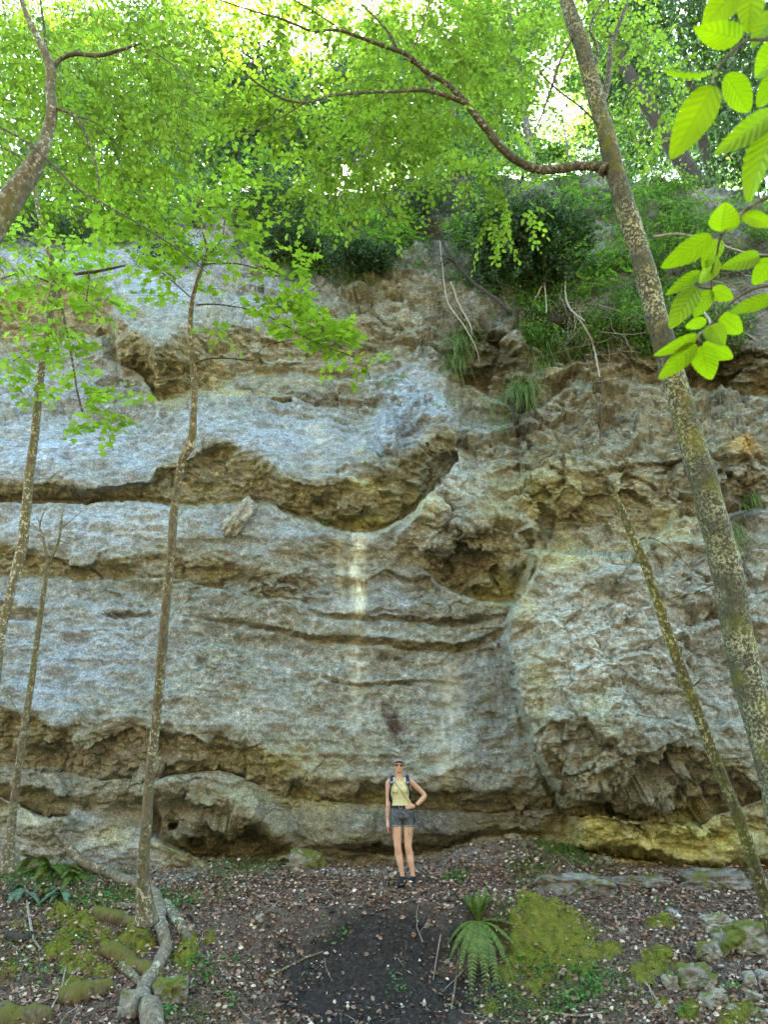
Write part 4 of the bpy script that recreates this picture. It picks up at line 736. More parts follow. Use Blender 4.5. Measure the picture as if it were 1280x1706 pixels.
def tangle(x, y, rx, ry, n, label, seed, L=.75, mat='root', r=.0075):
    rng = np.random.default_rng(1500 + seed); c = cliff_at(x, y); root = thing('root_tangle', tuple(c), label, 'roots', 'root tangles on the cliff rim'); mb = MB()
    for k in range(n):
        a = cliff_at(x + rx * rng.uniform(-1, 1), y + ry * rng.uniform(-1, .6)); d = np.array([rng.normal() * .9, -abs(rng.normal()) * .35, -.5 + rng.normal() * .6]); l = L * rng.uniform(.4, 1.2)
        u = np.linspace(0, 1, 8)[:, None]; P = a + d * u * l + rng.normal(size=3) * .12 * np.sin(u * 4) + rng.normal(size=3) * .06 * np.sin(u * 9) - np.array([0, .05, 0]); add_tube(mb, P - c, np.linspace(r * rng.uniform(.5, 1.6), .0012, 8), 4, cap=False)
    mb.build('roots', M[mat], root)
tangle(910,510,80,35,110,'large grey root tangle below the dark conifer bush',1)
tangle(1000,560,60,40,80,'root tangle left of the leaning trunk',2)
tangle(1190,510,80,50,110,'root tangle behind the foreground beech leaves',3)
tangle(800,300,50,22,80,'dark root mass overhanging the rim at centre right',4,.5,'bark_dark',.006)
tangle(425,320,40,25,60,'dark root mass on the left rim',5,.5,'bark_dark',.006)
tangle(660,350,90,30,70,'twiggy brush along the rim behind the centre shrubs',6,.7,'bark_dark')
tangle(480,370,60,30,60,'twiggy brush on the left rim',7,.7,'bark_dark')
tangle(760,520,40,60,40,'pale roots dangling over the grey knob',8,.5)
tangle(840,340,60,30,50,'twiggy brush behind the large conifer bush',9,.7,'bark_dark')
tangle(1150,440,80,30,60,'twiggy brush right of the leaning trunk',10,.6,'bark_dark')
# undergrowth: nobody could count it
rgu = np.random.default_rng(404)
def scatter_rim(n, hfun):
    x = rgu.uniform(-60, 1340, n * 4); y = rgu.uniform(250, 600, n * 4); v = np.interp(x, VGX, VGY); yr = np.interp(x, YRX, YRY); q = fbm(np.stack([x / 45, y / 30, 0 * x], -1), 4, 405); k = (y > yr - 2) & (y < v + 8 - 30 * (q < 0)) & (rgu.random(len(x)) < np.clip(.35 + 2.4 * q, .02, 1)); x, y = x[k][:n], y[k][:n]
    return np.array([cliff_at(a, b) for a, b in zip(x, y)]), q[k][:n], y
C0, q0, y0 = scatter_rim(5600, None); lf = MB(); idx = np.repeat(np.arange(len(C0)), 16); pos = C0[idx] + rgu.normal(size=(len(idx), 3)) * np.array([.13, .10, .10]) + np.array([0, -.14, .05])
put_leaves(lf, L_BEECH, pos, rgu.normal(size=(len(idx), 3)) + np.array([0, -.3, 0]), rgu.normal(size=(len(idx), 3)) * .6 + np.array([0, -.4, 1]), rgu.uniform(.03, .075, len(idx)), np.clip((rgu.random(len(C0)) ** 2.2)[idx] * .9 + rgu.normal(size=len(idx)) * .12, 0, 1)); tag(lf.build('undergrowth', M['shrub_leaf'], None, False), 'dark and bright leafy undergrowth covering the soil slope at the cliff rim', 'undergrowth', None, 'stuff')
C1, q1, y1 = scatter_rim(900, None); gb = MB(); idx = np.repeat(np.arange(len(C1)), 14); m_ = len(idx); blades(gb, C1[idx] + rgu.normal(size=(m_, 3)) * np.array([.07, .03, .05]), rgu.normal(size=(m_, 3)) * .5 + np.array([0, -.8, .2]), rgu.uniform(.10, .34, m_), .008, rgu.uniform(.6, 1.6, m_), rgu, 4); tag(gb.build('rim_grass', M['grass'], None, False), 'drooping dry and green grass along the soil slope at the rim', 'grass', None, 'stuff')
# brush on the hilltop behind the rim
nb = 1500; X = rgu.uniform(-13, 13, nb); S = rgu.uniform(0, 1, nb) ** 1.7 * 9; jj = np.clip(np.searchsorted(CL_X, 640 + X / 14 * 640 * .95), 0, len(CL_X) - 1); rim = CL_P[-1, jj]; Bp = rim + np.stack([0 * S, S, .1 * S], -1); lf = MB(); idx = np.repeat(np.arange(nb), 20); hh = rgu.uniform(.2, 1.3, nb) * np.clip(fbm(Bp * .5, 2, 411) + .7, .15, 1.3)
pos = Bp[idx] + rgu.normal(size=(len(idx), 3)) * np.array([.35, .35, .0]); pos[:, 2] += rgu.random(len(idx)) * hh[idx] * 1.3 - .1; put_leaves(lf, L_QUAD, pos, rgu.normal(size=(len(idx), 3)), rgu.normal(size=(len(idx), 3)) * .7 + np.array([0, 0, 1]), rgu.uniform(.06, .13, len(idx)), np.clip(rgu.random(nb)[idx] * .8 + rgu.normal(size=len(idx)) * .1, 0, 1)); tag(lf.build('hilltop_brush', M['far_leaf'], None, False), 'leafy brush on the hilltop just behind the rim', 'brush', None, 'stuff')
# ---------------- rocks ----------------
import bmesh
def ico(sub):
    bm = bmesh.new(); bmesh.ops.create_icosphere(bm, subdivisions=sub, radius=1); V = np.array([v.co[:] for v in bm.verts]); F = np.array([[v.index for v in f.verts] for f in bm.faces]); bm.free(); return V, F
ICO = ico(5); ICO3 = ico(3)
def stone_mat(name, moss=0.0, tintc=(1, 1, 1), dark=1.0):
    m = NT(name); p = m.pos()
    c = m.ramp(m.noise(11, 8, .7, p), [(.28, g(.07 * dark, tintc)), (.45, g(.21 * dark, tintc)), (.6, g(.36 * dark, tintc)), (.76, g(.60 * dark, tintc))])
    c = m.mix(m.math('MULTIPLY', m.maprange(m.noise(60, 3, .6, p), .6, .7), .5), c, g(.6, tintc)); c = m.mix(m.math('MULTIPLY', m.maprange(m.noise(35, 5, .7, p), .42, .3), .6), c, (.05, .045, .035))
    if moss:
        ge = m.n('NewGeometry'); sx = m.n('SeparateXYZ'); m.l(ge.outputs['Normal'], sx.inputs[0])
        f = m.maprange(m.math('ADD', m.noise(3.5, 6, .7, p), m.math('MULTIPLY', sx.outputs[2], .12)), .62 - .16 * moss, .68 - .16 * moss); c = m.mix(f, c, m.mix(m.noise(50, 3, .6, p), (.05, .065, .01), (.16, .17, .03)))
    m.col(c); b = m.bump(m.noise(18, 8, .75, p), .7, .03); m.bump(m.noise(90, 4, .7, p), .5, .006, b); return m.m
M['stone'] = stone_mat('stone_grey', .15, (1, .98, .88)); M['stone_moss'] = stone_mat('stone_mossy', .75, (1, .96, .78), .85); M['stone_dusty'] = stone_mat('stone_dusty', .25, (1, .96, .85), .62); M['stone_pale'] = stone_mat('stone_pale', .05, (1, .96, .76), .95); M['stone_blue'] = stone_mat('stone_bluish', .05, (.92, .98, 1.0), .9)
def rock_mesh(dim, seed, sub=ICO, ang=.34, rot=0):
    V, F = sub; N = V.copy(); S = V * 1.25 + seed * 7.7; v1, _ = facets(S, seed, 1.6); v2, _ = facets(V * 3.2 + seed, seed + 9, 1.4); f = fbm(V * 1.2 + seed, 3, seed)
    k = np.abs(N) ** 5; P = N / (k.sum(1) ** .2)[:, None] * .80 if True else N
    P = P * (1 + ang * v1 + ang * .35 * v2 + .12 * f + .025 * fbm(V * 9, 4, seed + 3) + .02 * facets(V * 8, seed + 5)[0])[:, None]; P = P * np.array(dim)
    c, s = math.cos(rot), math.sin(rot); P = np.c_[P[:, 0] * c - P[:, 2] * s, P[:, 1], P[:, 0] * s + P[:, 2] * c]; return P, F
def rock(x, y, wpx, hpx, label, seed, mat='stone', dy=.8, rot=0, ang=.34, pos=None, name='rock', cat='rock', group='loose rocks on the ground', sink=.3):
    P0 = ground_hit(x, y)[0] if pos is None else np.array(pos, float); z = zc_of(P0); a = wpx / 2 * z / FPX; h = hpx / 2 * z / FPX
    V, F = rock_mesh((a, a * dy, h), seed, ang=ang, rot=rot)
    if pos is None: P0 = P0 + np.array([0, a * dy * .5, h * (1 - sink)])
    o = mesh_np(name, V, [F], M[mat], None, True); o.location = P0; return tag(o, label, cat, group)
RK = [(1250,1592,96,62,'largest pale topped boulder at the lower right beside the leaning stem',3,'stone_moss',.8,.12),
 (1165,1650,70,46,'blocky rock with flat pale top and mossy front, second largest at lower right',5,'stone_moss',.8,0),
 (1122,1650,26,30,'small pale rock touching the blocky flat topped rock',6,'stone_pale',.8,.3),
 (1197,1680,44,30,'pale wedge shaped rock below the blocky one',7,'stone_pale',.8,.3),
 (1188,1604,44,40,'mossy upright rock between the two largest boulders',8,'stone_moss',.8,0),
 (1253,1646,22,30,'small upright pale stone under the largest boulder',9,'stone_pale',.8,0),(1276,1640,24,24,'small grey stone at the right edge under the largest boulder',10,'stone',.8,0),
 (1232,1690,34,14,'flat pale stone in the lower right corner',11,'stone_pale',.8,-.4),(1262,1668,30,16,'flat tan stone above the corner stone',12,'stone_pale',.8,-.3),(1270,1700,30,18,'rounded stone at the very lower right corner',13,'stone',.8,0),
 (1040,1558,14,14,'small white stone on the leaf litter above the moss',14,'stone_pale',.8,0),(1125,1530,18,14,'small bluish stone among leaves left of the largest boulder',15,'stone_blue',.8,0),
 (1200,1553,54,32,'pale crumbly rock behind the largest boulder',17,'stone_pale',.8,.1),
 (182,1436,46,17,'flat grey slab lying beside the fallen log near the cliff foot',16,'stone_blue',.6,.05),
 (1195,1478,130,44,'wide grey rock half buried under the ochre base at right',18,'stone_dusty',.7,0),
 (965,1486,150,46,'broad low dusty outcrop in front of the cliff foot right of the hiker',19,'stone_dusty',.6,0),(1065,1478,110,30,'low rubble hump between the dusty outcrop and the wide grey rock',20,'stone_dusty',.6,0),
 (510,1444,72,44,'dark earthy hummock at the cliff foot left of the hiker',21,'stone_moss',.7,0),
 (433,1538,16,14,'small pale stone on the leaf litter left of the bare soil',22,'stone_pale',.8,.2),(652,1466,11,12,'small round pale stone beside the left shoe',23,'stone_pale',.8,0),
 (446,1643,18,12,'pale chip in the bare soil at lower left centre',24,'stone_pale',.8,.2),(712,1546,14,9,'flat pale stone left of the fern',25,'stone_pale',.8,.9),(747,1610,10,10,'pale stone beside the fern fronds',26,'stone_pale',.8,0),
 (92,1642,14,12,'small pale stone among sticks at lower left',27,'stone_pale',.8,0),(855,1398,30,10,'white stone at the top of the talus under the cliff',28,'stone_pale',.8,0),(1010,1440,30,14,'pale rubble stone right of the grassy clump',29,'stone_pale',.8,0),
 (575,1420,36,20,'grey boulder in the dark gap left of the hiker',30,'stone_blue',.8,0)]
for a in RK: rock(a[0], a[1], a[2], a[3], a[4], a[5], a[6], a[7], a[8], sink=.75 if 18 <= a[5] <= 21 else .35)
fl = cliff_at(401, 860); fl = at(401, 860, cliff_at(395, 875)[1] - .06)
V_, F_ = rock_mesh((.17, .12, .42), 40, ang=.42, rot=-.62); o = mesh_np('rock_flake', V_, [F_], M['stone_pale'], None, True); o.location = fl; tag(o, 'pale yellowish rock flake leaning on the ledge of the grey slab', 'rock')

# ---------------- fallen wood ----------------
def log(px, label, mat, name='fallen_log', cat='log', lift=.5, seed=0, bump=.12, branches=(), seg=24):
    px = np.array(px, float); G = ground_hit(px[:, 0], px[:, 1]); z = zc_of(G); r = px[:, 2] / 2 * z / FPX; G[:, 2] += r * lift
    for i_ in range(len(px)):
        cc_ = cliff_at(px[i_, 0], px[i_, 1])
        if cc_[1] < G[i_, 1] + .25 and px[i_, 1] < 1470: G[i_] = at(px[i_, 0], px[i_, 1], min(cc_[1] - .16, G[i_, 1]))
    A = resample(np.c_[G, r], len(px) * 9); Q = A[:, :3]; rr = A[:, 3] * (1 + (.30 if mat == 'wood_moss' else .16) * fbm(Q * 6, 3, seed)) * np.minimum(1, .55 + .9 * np.minimum(np.arange(len(Q)), np.arange(len(Q))[::-1]) / 6.); root = thing(name, tuple(Q[0]), label, cat, 'fallen wood on the slope'); mb = MB(); Q = Q + .35 * rr[:, None] * np.stack([fbm(Q * 4, 2, seed + 1), 0 * rr, fbm(Q * 4, 2, seed + 2)], -1)
    add_tube(mb, Q - Q[0], rr, seg, bump=bump, seed=seed, bs=9); mb.build('trunk', M[mat], root)
    for b in branches:
        b = np.array(b, float); H = ground_hit(b[:, 0], b[:, 1]); H[:, 2] += b[:, 3]; q = b[:, 2] / 2 * zc_of(H) / FPX; A = resample(np.c_[H, q], len(b) * 6); m2 = MB(); add_tube(m2, A[:, :3] - Q[0], A[:, 3], 8, bump=.1, seed=seed + 4); m2.build('branch', M[mat], root)
M['wood_bare'] = bark_mat('wood_bare', (.045, .036, .026), (.28, .235, .17), .25, .35, .9, (.42, .40, .32))
M['wood_moss'] = bark_mat('wood_mossy', (.025, .018, .010), (.19, .14, .065), 0, .85, .9, up=True)
log([(92,1388,9.6),(108,1405,11.2),(130,1428,13.6),(152,1444,15.2),(178,1460,16.0),(205,1474,16.8),(232,1486,17.6),(256,1498,18.4),(266,1520,19.2),(267,1548,20.0),(272,1575,20.8),(276,1595,21.6),(262,1622,21.6),(246,1646,22.4),(238,1672,27.2),(244,1700,33.6),(256,1740,40.0)], 'long bare fallen trunk winding down the slope from the cliff foot', 'wood_bare', lift=.9, seed=3)
log([(274,1512,20),(286,1530,19),(300,1548,18),(318,1580,15)], 'dark shorter log branching right of the bare fallen trunk', 'bark_brown', lift=.6, seed=5)
log([(158,1522,24),(180,1532,26),(205,1536,24),(232,1540,20)], 'short mossy log just left of the crooked maple base', 'wood_moss', lift=.05, seed=7, bump=.4)
log([(188,1514,9),(210,1515,10),(236,1518,11)], 'thin brown stick lying above the short mossy log', 'bark_brown', lift=.8, seed=8)
log([(172,1585,26),(205,1600,32),(240,1620,30),(272,1636,22)], 'thick moss covered log passing under the bare fallen trunk', 'wood_moss', lift=.12, seed=9, bump=.4)
log([(100,1668,34),(130,1664,38),(160,1658,36),(186,1648,26)], 'rotten brown log with mossy top near the lower left', 'wood_moss', lift=.12, seed=11, bump=.4)
log([(-20,1702,46),(20,1700,46),(60,1698,42),(88,1690,34)], 'large mossy rotten log in the lower left corner', 'wood_moss', lift=.05, seed=13, bump=.4)
log([(200,1612,16),(215,1626,15),(240,1650,14)], 'splintered brown log below the moss covered log', 'bark_brown', lift=.6, seed=14)
log([(10,1560,14),(36,1572,16),(56,1560,10)], 'dark rotten stick at the left edge', 'bark_dark', lift=.5, seed=15)
log([(40,1480,3),(48,1545,5),(55,1575,4),(70,1590,3)], 'thin white stick among the ferns at left', 'root', name='stick', cat='stick', lift=3, seed=16, bump=.05, seg=7)
for i, (q, lb) in enumerate([([(75,1706,5),(95,1668,5),(120,1630,4),(132,1615,3)],'bent stick leaning between the two rotten logs at lower left'),([(28,1640,4),(40,1610,4),(58,1600,3),(72,1640,3)],'thin curved stick at the left edge'),([(95,1690,4),(104,1640,4),(110,1610,3)],'upright thin stick in the lower left brush'),([(455,1630,4),(500,1606,3),(540,1590,3)],'thin twig lying across the bare soil'),([(735,1566,2.5),(728,1600,2),(722,1640,1.5)],'thin root dangling down the bare soil beside the fern'),([(752,1690,3),(760,1640,3),(764,1600,2)],'thin twig sticking up in front of the fern'),([(1075,1640,4),(1100,1680,4),(1110,1700,3)],'thin twig at the lower right in front of the moss'),([(1000,1428,4),(1030,1442,5),(1056,1460,4)],'pale root across the rubble right of the hiker'),([(905,1690,3),(960,1700,4),(1010,1690,3)],'twig on the slope below the moss mound')]): log(q, lb, 'bark_brown' if i % 2 else 'root', name='stick', cat='stick', lift=2.2, seed=20 + i, bump=.05, seg=6)
rock(281,1672,58,44,'rounded boulder capped with thick moss beside the fallen trunk foot',31,'stone_moss',.8,0)
rock(210,1700,36,50,'pale mossy root stump at the foot of the fallen trunk',33,'stone_moss',.8,0,.2,name='stump',cat='stump')

# ---------------- litter, stones, moss ----------------
def visible_ground(n, rng, x0=-6.5, x1=6.8, y0=8.6, y1=13.6):
    X = rng.uniform(x0, x1, n); Y = rng.uniform(y0, y1, n); return np.stack([X, Y, gz(X, Y)], -1)
def gnorm(P, e=.05):
    dx = (gz(P[:, 0] + e, P[:, 1]) - gz(P[:, 0] - e, P[:, 1])) / (2 * e); dy = (gz(P[:, 0], P[:, 1] + e) - gz(P[:, 0], P[:, 1] - e)) / (2 * e); return norm(np.stack([-dx, -dy, np.ones_like(dx)], -1))
def darkness(P): 
    return sm((1.0 - np.sqrt(((P[:, 0] - .05) / 1.75) ** 2 + ((P[:, 1] - 10.42) / 1.25) ** 2) + .62 * fbm(P * 2.4, 6, 147, .6)) / .45)
rg = np.random.default_rng(77)
P = visible_ground(72000, rg); dk = darkness(P); cl = fbm(P * 1.4, 3, 171); grv = sm((P[:, 1] - 12.35) / .5)
P = P[rg.random(len(P)) < np.clip((.72 + .5 * cl) * (1 - .84 * dk) * (1 - .55 * grv), .04, 1)]
mt = NT('dry_leaf'); cc = mt.ramp(mt.attr('tint'), [(0, (.03, .019, .013)), (.35, (.12, .07, .048)), (.6, (.25, .155, .11)), (.85, (.42, .31, .23)), (1, (.66, .56, .44))]); mt.col(cc); mt.b.inputs['Roughness'].default_value = .7; M['litter'] = mt.m
L_DRY = (np.array([(0,0,0),(.3,.30,.16),(.7,.26,.12),(1,0,.05),(.7,-.26,.16),(.3,-.30,.10),(.5,0,-.04)]), [np.array([[0,6,2,1],[6,3,2,2][:4],[0,5,4,6]])])
L_DRY = (L_DRY[0], [np.array([[0,6,2,1],[0,5,4,6]]), np.array([[6,3,2],[6,4,3]])])
lb = MB(); n = len(P); N = gnorm(P); up = N + rg.normal(size=(n, 3)) * .55; put_leaves(lb, L_DRY, P + N * rg.uniform(0, .03, (n, 1)) * np.where(rg.random((n, 1)) < .25, 3.2, 1), rg.normal(size=(n, 3)) * np.array([1, 1, .35]), up, rg.uniform(.022, .075, n), np.clip(rg.normal(.48, .24, n), 0, 1))
tag(lb.build('leaf_litter', M['litter'], None, False), 'reddish brown dry leaves covering the slope and ledge', 'leaf litter', None, 'stuff')
# limestone chips and soil crumbs
def chips(n, rng, sel, size, mat, name, label, tint=.5):
    P = visible_ground(n, rng); P = P[rng.random(len(P)) < sel(P)]; n = len(P); V = np.array([(1,0,0),(0,1,0),(-1,0,0),(0,-1,0),(.1,.1,.8),(0,0,-.7)]); F = np.array([[0,1,4],[1,2,4],[2,3,4],[3,0,4],[1,0,5],[2,1,5],[3,2,5],[0,3,5]])
    s = size[0] * (size[1] / size[0]) ** (rng.random(n) ** 2.2); W = V[None] * (s[:, None, None] * rng.uniform(.5, 1.1, (n, 6, 1)) * rng.uniform(.5, 1.2, (n, 1, 3))); a = rng.random(n) * 6.28; c, q = np.cos(a)[:, None], np.sin(a)[:, None]
    W = np.stack([W[..., 0] * c - W[..., 1] * q, W[..., 0] * q + W[..., 1] * c, W[..., 2]], -1) + P[:, None] + np.array([0, 0, .2]) * s[:, None, None]
    mb = MB(); mb.add(W.reshape(-1, 3), (F[None] + (np.arange(n) * 6)[:, None, None]).reshape(-1, 3), np.repeat(rng.random(n), 6)); tag(mb.build(name, mat, None, False), label, name.replace('_', ' '), None, 'stuff')
ms = NT('limestone_chip'); ms.col(ms.mix(ms.attr('tint'), (.16, .15, .12), (.62, .60, .52))); ms.bump(ms.noise(60, 4, .7), .5, .01)
chips(15000, rg, lambda P: np.clip(.25 + 1.2 * sm((P[:, 1] - 12.2) / .6) + .5 * fbm(P * 1.1, 3, 181) + .5 * sm((P[:, 0] - 3) / 1), 0, 1) * (1 - .5 * darkness(P)), (.010, .055), ms.m, 'limestone_chips', 'pale limestone chips scattered over the slope')
mk = NT('soil_crumb'); mk.col(mk.mix(mk.attr('tint'), (.010, .008, .006), (.09, .07, .055)))
chips(16000, rg, lambda P: np.clip(darkness(P) * 1.0 + .08, 0, 1), (.008, .055), mk.m, 'soil_crumbs', 'dark crumbs of loose soil on the bare scoop')
nt_ = 900; P = visible_ground(nt_, rg); P = P[(rg.random(nt_) < .25 + .75 * ((P[:, 0] < -1.8) | (P[:, 0] > 2.2))) ]; tb = MB()
for p in P:
    a = rg.uniform(0, 6.28); L = rg.uniform(.06, .35); d = np.array([math.cos(a), math.sin(a), rg.normal() * .15]); s = np.array([-d[1], d[0], 0]) * rg.normal() * .12; Q = np.stack([p + d * L * (t - .5) + s * L * math.sin(t * 3.1) for t in (0, .35, .7, 1)]); Q[:, 2] = gz(Q[:, 0], Q[:, 1]) + .015 + rg.random() * .03; add_tube(tb, Q, [.004, .0035, .003, .0015], 4, cap=False, tint=rg.random())
mtw = NT('dead_twig'); mtw.col(mtw.mix(mtw.attr('tint'), (.06, .04, .028), (.38, .32, .25))); tag(tb.build('twig_litter', mtw.m, None, False), 'small dead twigs strewn over the leaf litter', 'twig litter', None, 'stuff')
# moss
MOSS = [(905,1545,60,26,.10),(960,1560,50,30,.10),(900,1590,60,24,.09),(990,1580,30,16,.06),(870,1620,40,24,.05),(880,1670,50,22,.04),(1100,1540,34,8,.07),(1128,1548,22,8,.06),(1085,1608,30,14,.09),(1105,1596,24,12,.08),(1070,1625,20,14,.06),(1100,1668,18,12,.06),(1150,1692,30,16,.08),(1215,1704,40,20,.09),(1040,1575,14,10,.05),(1000,1556,14,10,.05),
 (100,1525,26,26,.09),(125,1560,30,28,.11),(100,1590,32,22,.10),(140,1595,24,16,.08),(165,1560,22,12,.07),(200,1568,34,14,.08),(235,1575,24,14,.09),(175,1610,30,14,.07),(130,1620,26,12,.07),(300,1600,24,14,.09),(315,1575,18,10,.07),(30,1540,14,10,.05),(45,1560,18,20,.05),(20,1620,20,14,.05),(120,1640,60,10,.05),(350,1560,14,8,.04),(840,1690,30,14,.04),(15,1690,30,14,.08)]
# a few dry leaves lying on the cushions come with the litter
mm = NT('moss'); mm.col(mm.mix(mm.maprange(mm.noise(9, 6, .7), .35, .68), mm.ramp(mm.noise(60, 4, .7), [(.3, (.02, .025, .006)), (.55, (.07, .085, .012)), (.75, (.15, .16, .022))]), mm.mix(mm.noise(5, 5, .7), (.05, .06, .012), (.38, .38, .05)))); mm.bump(mm.noise(80, 5, .8), 1, .02); M['moss'] = mm.m
mg = NT('moss_blade'); mg.col(mg.mix(mg.attr('tint'), (.06, .07, .008), (.38, .39, .05))); M['moss_blade'] = mg.m
mb = MB(); bl = MB(); rgm = np.random.default_rng(5)
for k, (x, y, rx, ry, h) in enumerate(MOSS):
    c = ground_hit(x, y)[0]; z = zc_of(c); ax = rx * z / FPX; ay = max(ry * z / FPX * 1.9, ax * .4); t = np.linspace(-1.35, 1.35, 40); U, W = np.meshgrid(t, t); G = np.stack([c[0] + U * ax, c[1] + W * ay, 0 * U], -1)
    rr = np.sqrt(U ** 2 + W ** 2) + .95 * fbm(G * 6, 5, 190 + k); hh = np.sqrt(np.clip(1 - rr ** 2, 0, 1)) * h * (1 + .3 * fbm(G * 12, 3, 195)) * (1.1 + fbm(G * 5, 2, 196)) ; G[..., 2] = gz(G[..., 0], G[..., 1]) + hh - .035 + .024 * fbm(G * 20, 3, 197) ; mb.add(G, grid_faces(40, 40))
    inside = np.argwhere(rr < .92); m_ = int(900 * ax * ay / .03); sel = inside[rgm.integers(0, len(inside), m_)]; B = G[sel[:, 0], sel[:, 1]] + rgm.normal(size=(m_, 3)) * .008; blades(bl, B, rgm.normal(size=(m_, 3)) * .6 + np.array([0, -.3, 1.]), rgm.uniform(.012, .035, m_), .0045, .5, rgm, 2)
mo = mb.build('moss', M['moss'], None, True); tag(mo, 'yellow green moss cushions on the slope', 'moss', None, 'stuff'); tag(bl.build('moss_blades', M['moss_blade'], None, False), 'fine moss shoots standing on the cushions', 'moss', None, 'stuff')

# ---------------- small plants ----------------
L_PINNA = (np.array([(0,-.085,0),(.5,-.09,.0),(1,0,-.12),(.5,.09,.0),(0,.085,0)]), [np.array([[0,1,2,3,4]])])
def fern(x, y, fronds, label, seed, group='ferns on the slope', mat='fern'):
    rng = np.random.default_rng(2000 + seed); c = ground_hit(x, y)[0]; root = thing('fern', tuple(c), label, 'fern', group)
    for k, (az, el, L, dr) in enumerate(fronds):
        n = 34; u = np.linspace(0, 1, n); L = L * (1.12 if seed < 10 else 1.5); d = np.array([math.sin(az) * math.cos(el), -math.cos(az) * math.cos(el), math.sin(el)]); C = d[None] * (u * L)[:, None]; C[:, 2] -= u ** 2 * dr * L; C[:, 2] += .03
        T = norm(np.gradient(C, axis=0)); s = norm(np.cross(T, [0, 0, 1.]) + 1e-3); nn = np.cross(s, T); lf = MB(); add_tube(lf, C, np.linspace(.004, .001, n), 4, cap=False, tint=.95)
        pl = .115 * L * np.sin(np.pi * np.clip(u * .92 + .06, 0, 1)) ** .8; 
        for sg in (-1, 1): put_leaves(lf, L_PINNA, C[2:], (s * sg + T * .45)[2:] + rng.normal(size=(n - 2, 3)) * .07 - np.array([0, 0, .15]), nn[2:], pl[2:] + .01, np.clip(rng.normal(.5, .2, n - 2), 0, 1))
        for sg in (-1, 1): put_leaves(lf, L_PINNA, (C + T * L / n / 2)[2:], (s * sg + T * .45)[2:] + rng.normal(size=(n - 2, 3)) * .07 - np.array([0, 0, .2]), nn[2:], pl[2:] + .01, np.clip(rng.normal(.4, .2, n - 2), 0, 1))
        lf.build('frond', M[mat], root, False)
M['fern'] = leaf_mat('fern_frond', (.04, .08, .015), (.11, .17, .03), (.24, .27, .06), (.24, .38, .04), .4)
M['fern_blue'] = leaf_mat('fern_bluish', (.06, .11, .07), (.13, .22, .14), (.22, .33, .22), (.12, .3, .1), .3)
fern(798,1545,[(-1.5,1.12,.46,.3),(1.5,1.15,.50,.3),(-2.3,1.2,.44,.3),(2.2,1.25,.46,.2),(-1.0,1.35,.38,.3),(1.1,1.3,.42,.3),(3.0,1.3,.40,.2),(-.55,.2,.55,1.0),(-.28,.1,.66,1.1),(-.02,.15,.64,1.1),(.2,.1,.62,1.15),(-.85,.25,.50,.9),(-1.15,.35,.44,.8),(1.0,.2,.52,.75),(1.4,.4,.50,.5),(.6,.1,.52,1.0)],'large sword fern with drooping fronds beside the bare soil',1)
rf = np.random.default_rng(9)
for i, (x, y, n, L, lb, mt_) in enumerate([(60,1450,14,.42,'bright feathery fern clump near the left sapling','fern'),(95,1440,14,.42,'dense fern clump right of the left sapling','fern'),(35,1500,9,.34,'bluish fern at the left edge','fern_blue'),(100,1500,7,.30,'small bluish fern right of the one at the edge','fern_blue'),(75,1500,8,.36,'upright green fern between the two bluish ones','fern'),(20,1440,8,.35,'green fern behind the left sapling base','fern'),(85,1455,14,.4,'low fern in front of the dense clump','fern'),(120,1470,10,.3,'fern at the left of the fallen log','fern')]):
    fern(x, y, [(rf.uniform(-1.7, 1.7), rf.uniform(.4, 1.25), L * rf.uniform(.7, 1.2), rf.uniform(.5, 1)) for _ in range(n)], lb, 10 + i, mat=mt_)
def plant(x, y, n, r, size, label, seed, mat='shrub_leaf', tpl=None, grass=False, h=.08, on=None):
    n = int(n * (3.5 if grass else 1.6))
    rng = np.random.default_rng(2500 + seed); c = (ground_hit(x, y)[0] if on is None else on); root = thing('grass_clump' if grass else 'small_plant', tuple(c), label, 'grass' if grass else 'plant', 'grass clumps at the cliff foot' if grass else 'small green plants on the slope')
    lf = MB(); B = rng.normal(size=(n, 3)) * np.array([r, r * .7, 0]) * .5; B += .12 * r * np.sin(B[:, [1, 0, 2]] * 40 / max(r, .2)) * [1, 1, 0]; B[:, 2] = gz(B[:, 0] + c[0], B[:, 1] + c[1]) - c[2]
    if grass: blades(lf, B, rng.normal(size=(n, 3)) * .4 + np.array([0, -.2, 1]), rng.uniform(.5, 1, n) * size * 1.2, .013, .8, rng, 4, (.2, 1)); lf.build('foliage', M['grass'], root, False); return
    m = max(n // 6, 2); st = MB()
    for k in range(m): add_tube(st, np.array([B[k] * .3, B[k] * .8 + [0, 0, h * .6], B[k] + [0, 0, h * rng.uniform(.7, 1.3)]]), [.003, .002, .001], 4, cap=False)
    st.build('stem', M['grass'], root); B[:, 2] += h * rng.uniform(.4, 1.3, n); put_leaves(lf, tpl or L_BEECH, B, rng.normal(size=(n, 3)) * np.array([1, 1, .3]), rng.normal(size=(n, 3)) * .4 + np.array([0, -.3, 1]), rng.uniform(.6, 1.2, n) * size, rng.uniform(.1, 1, n)); lf.build('foliage', M[mat], root, False)
M['herb'] = leaf_mat('herb_leaf', (.03, .10, .02), (.06, .20, .03), (.12, .30, .06), (.12, .4, .03), .4)
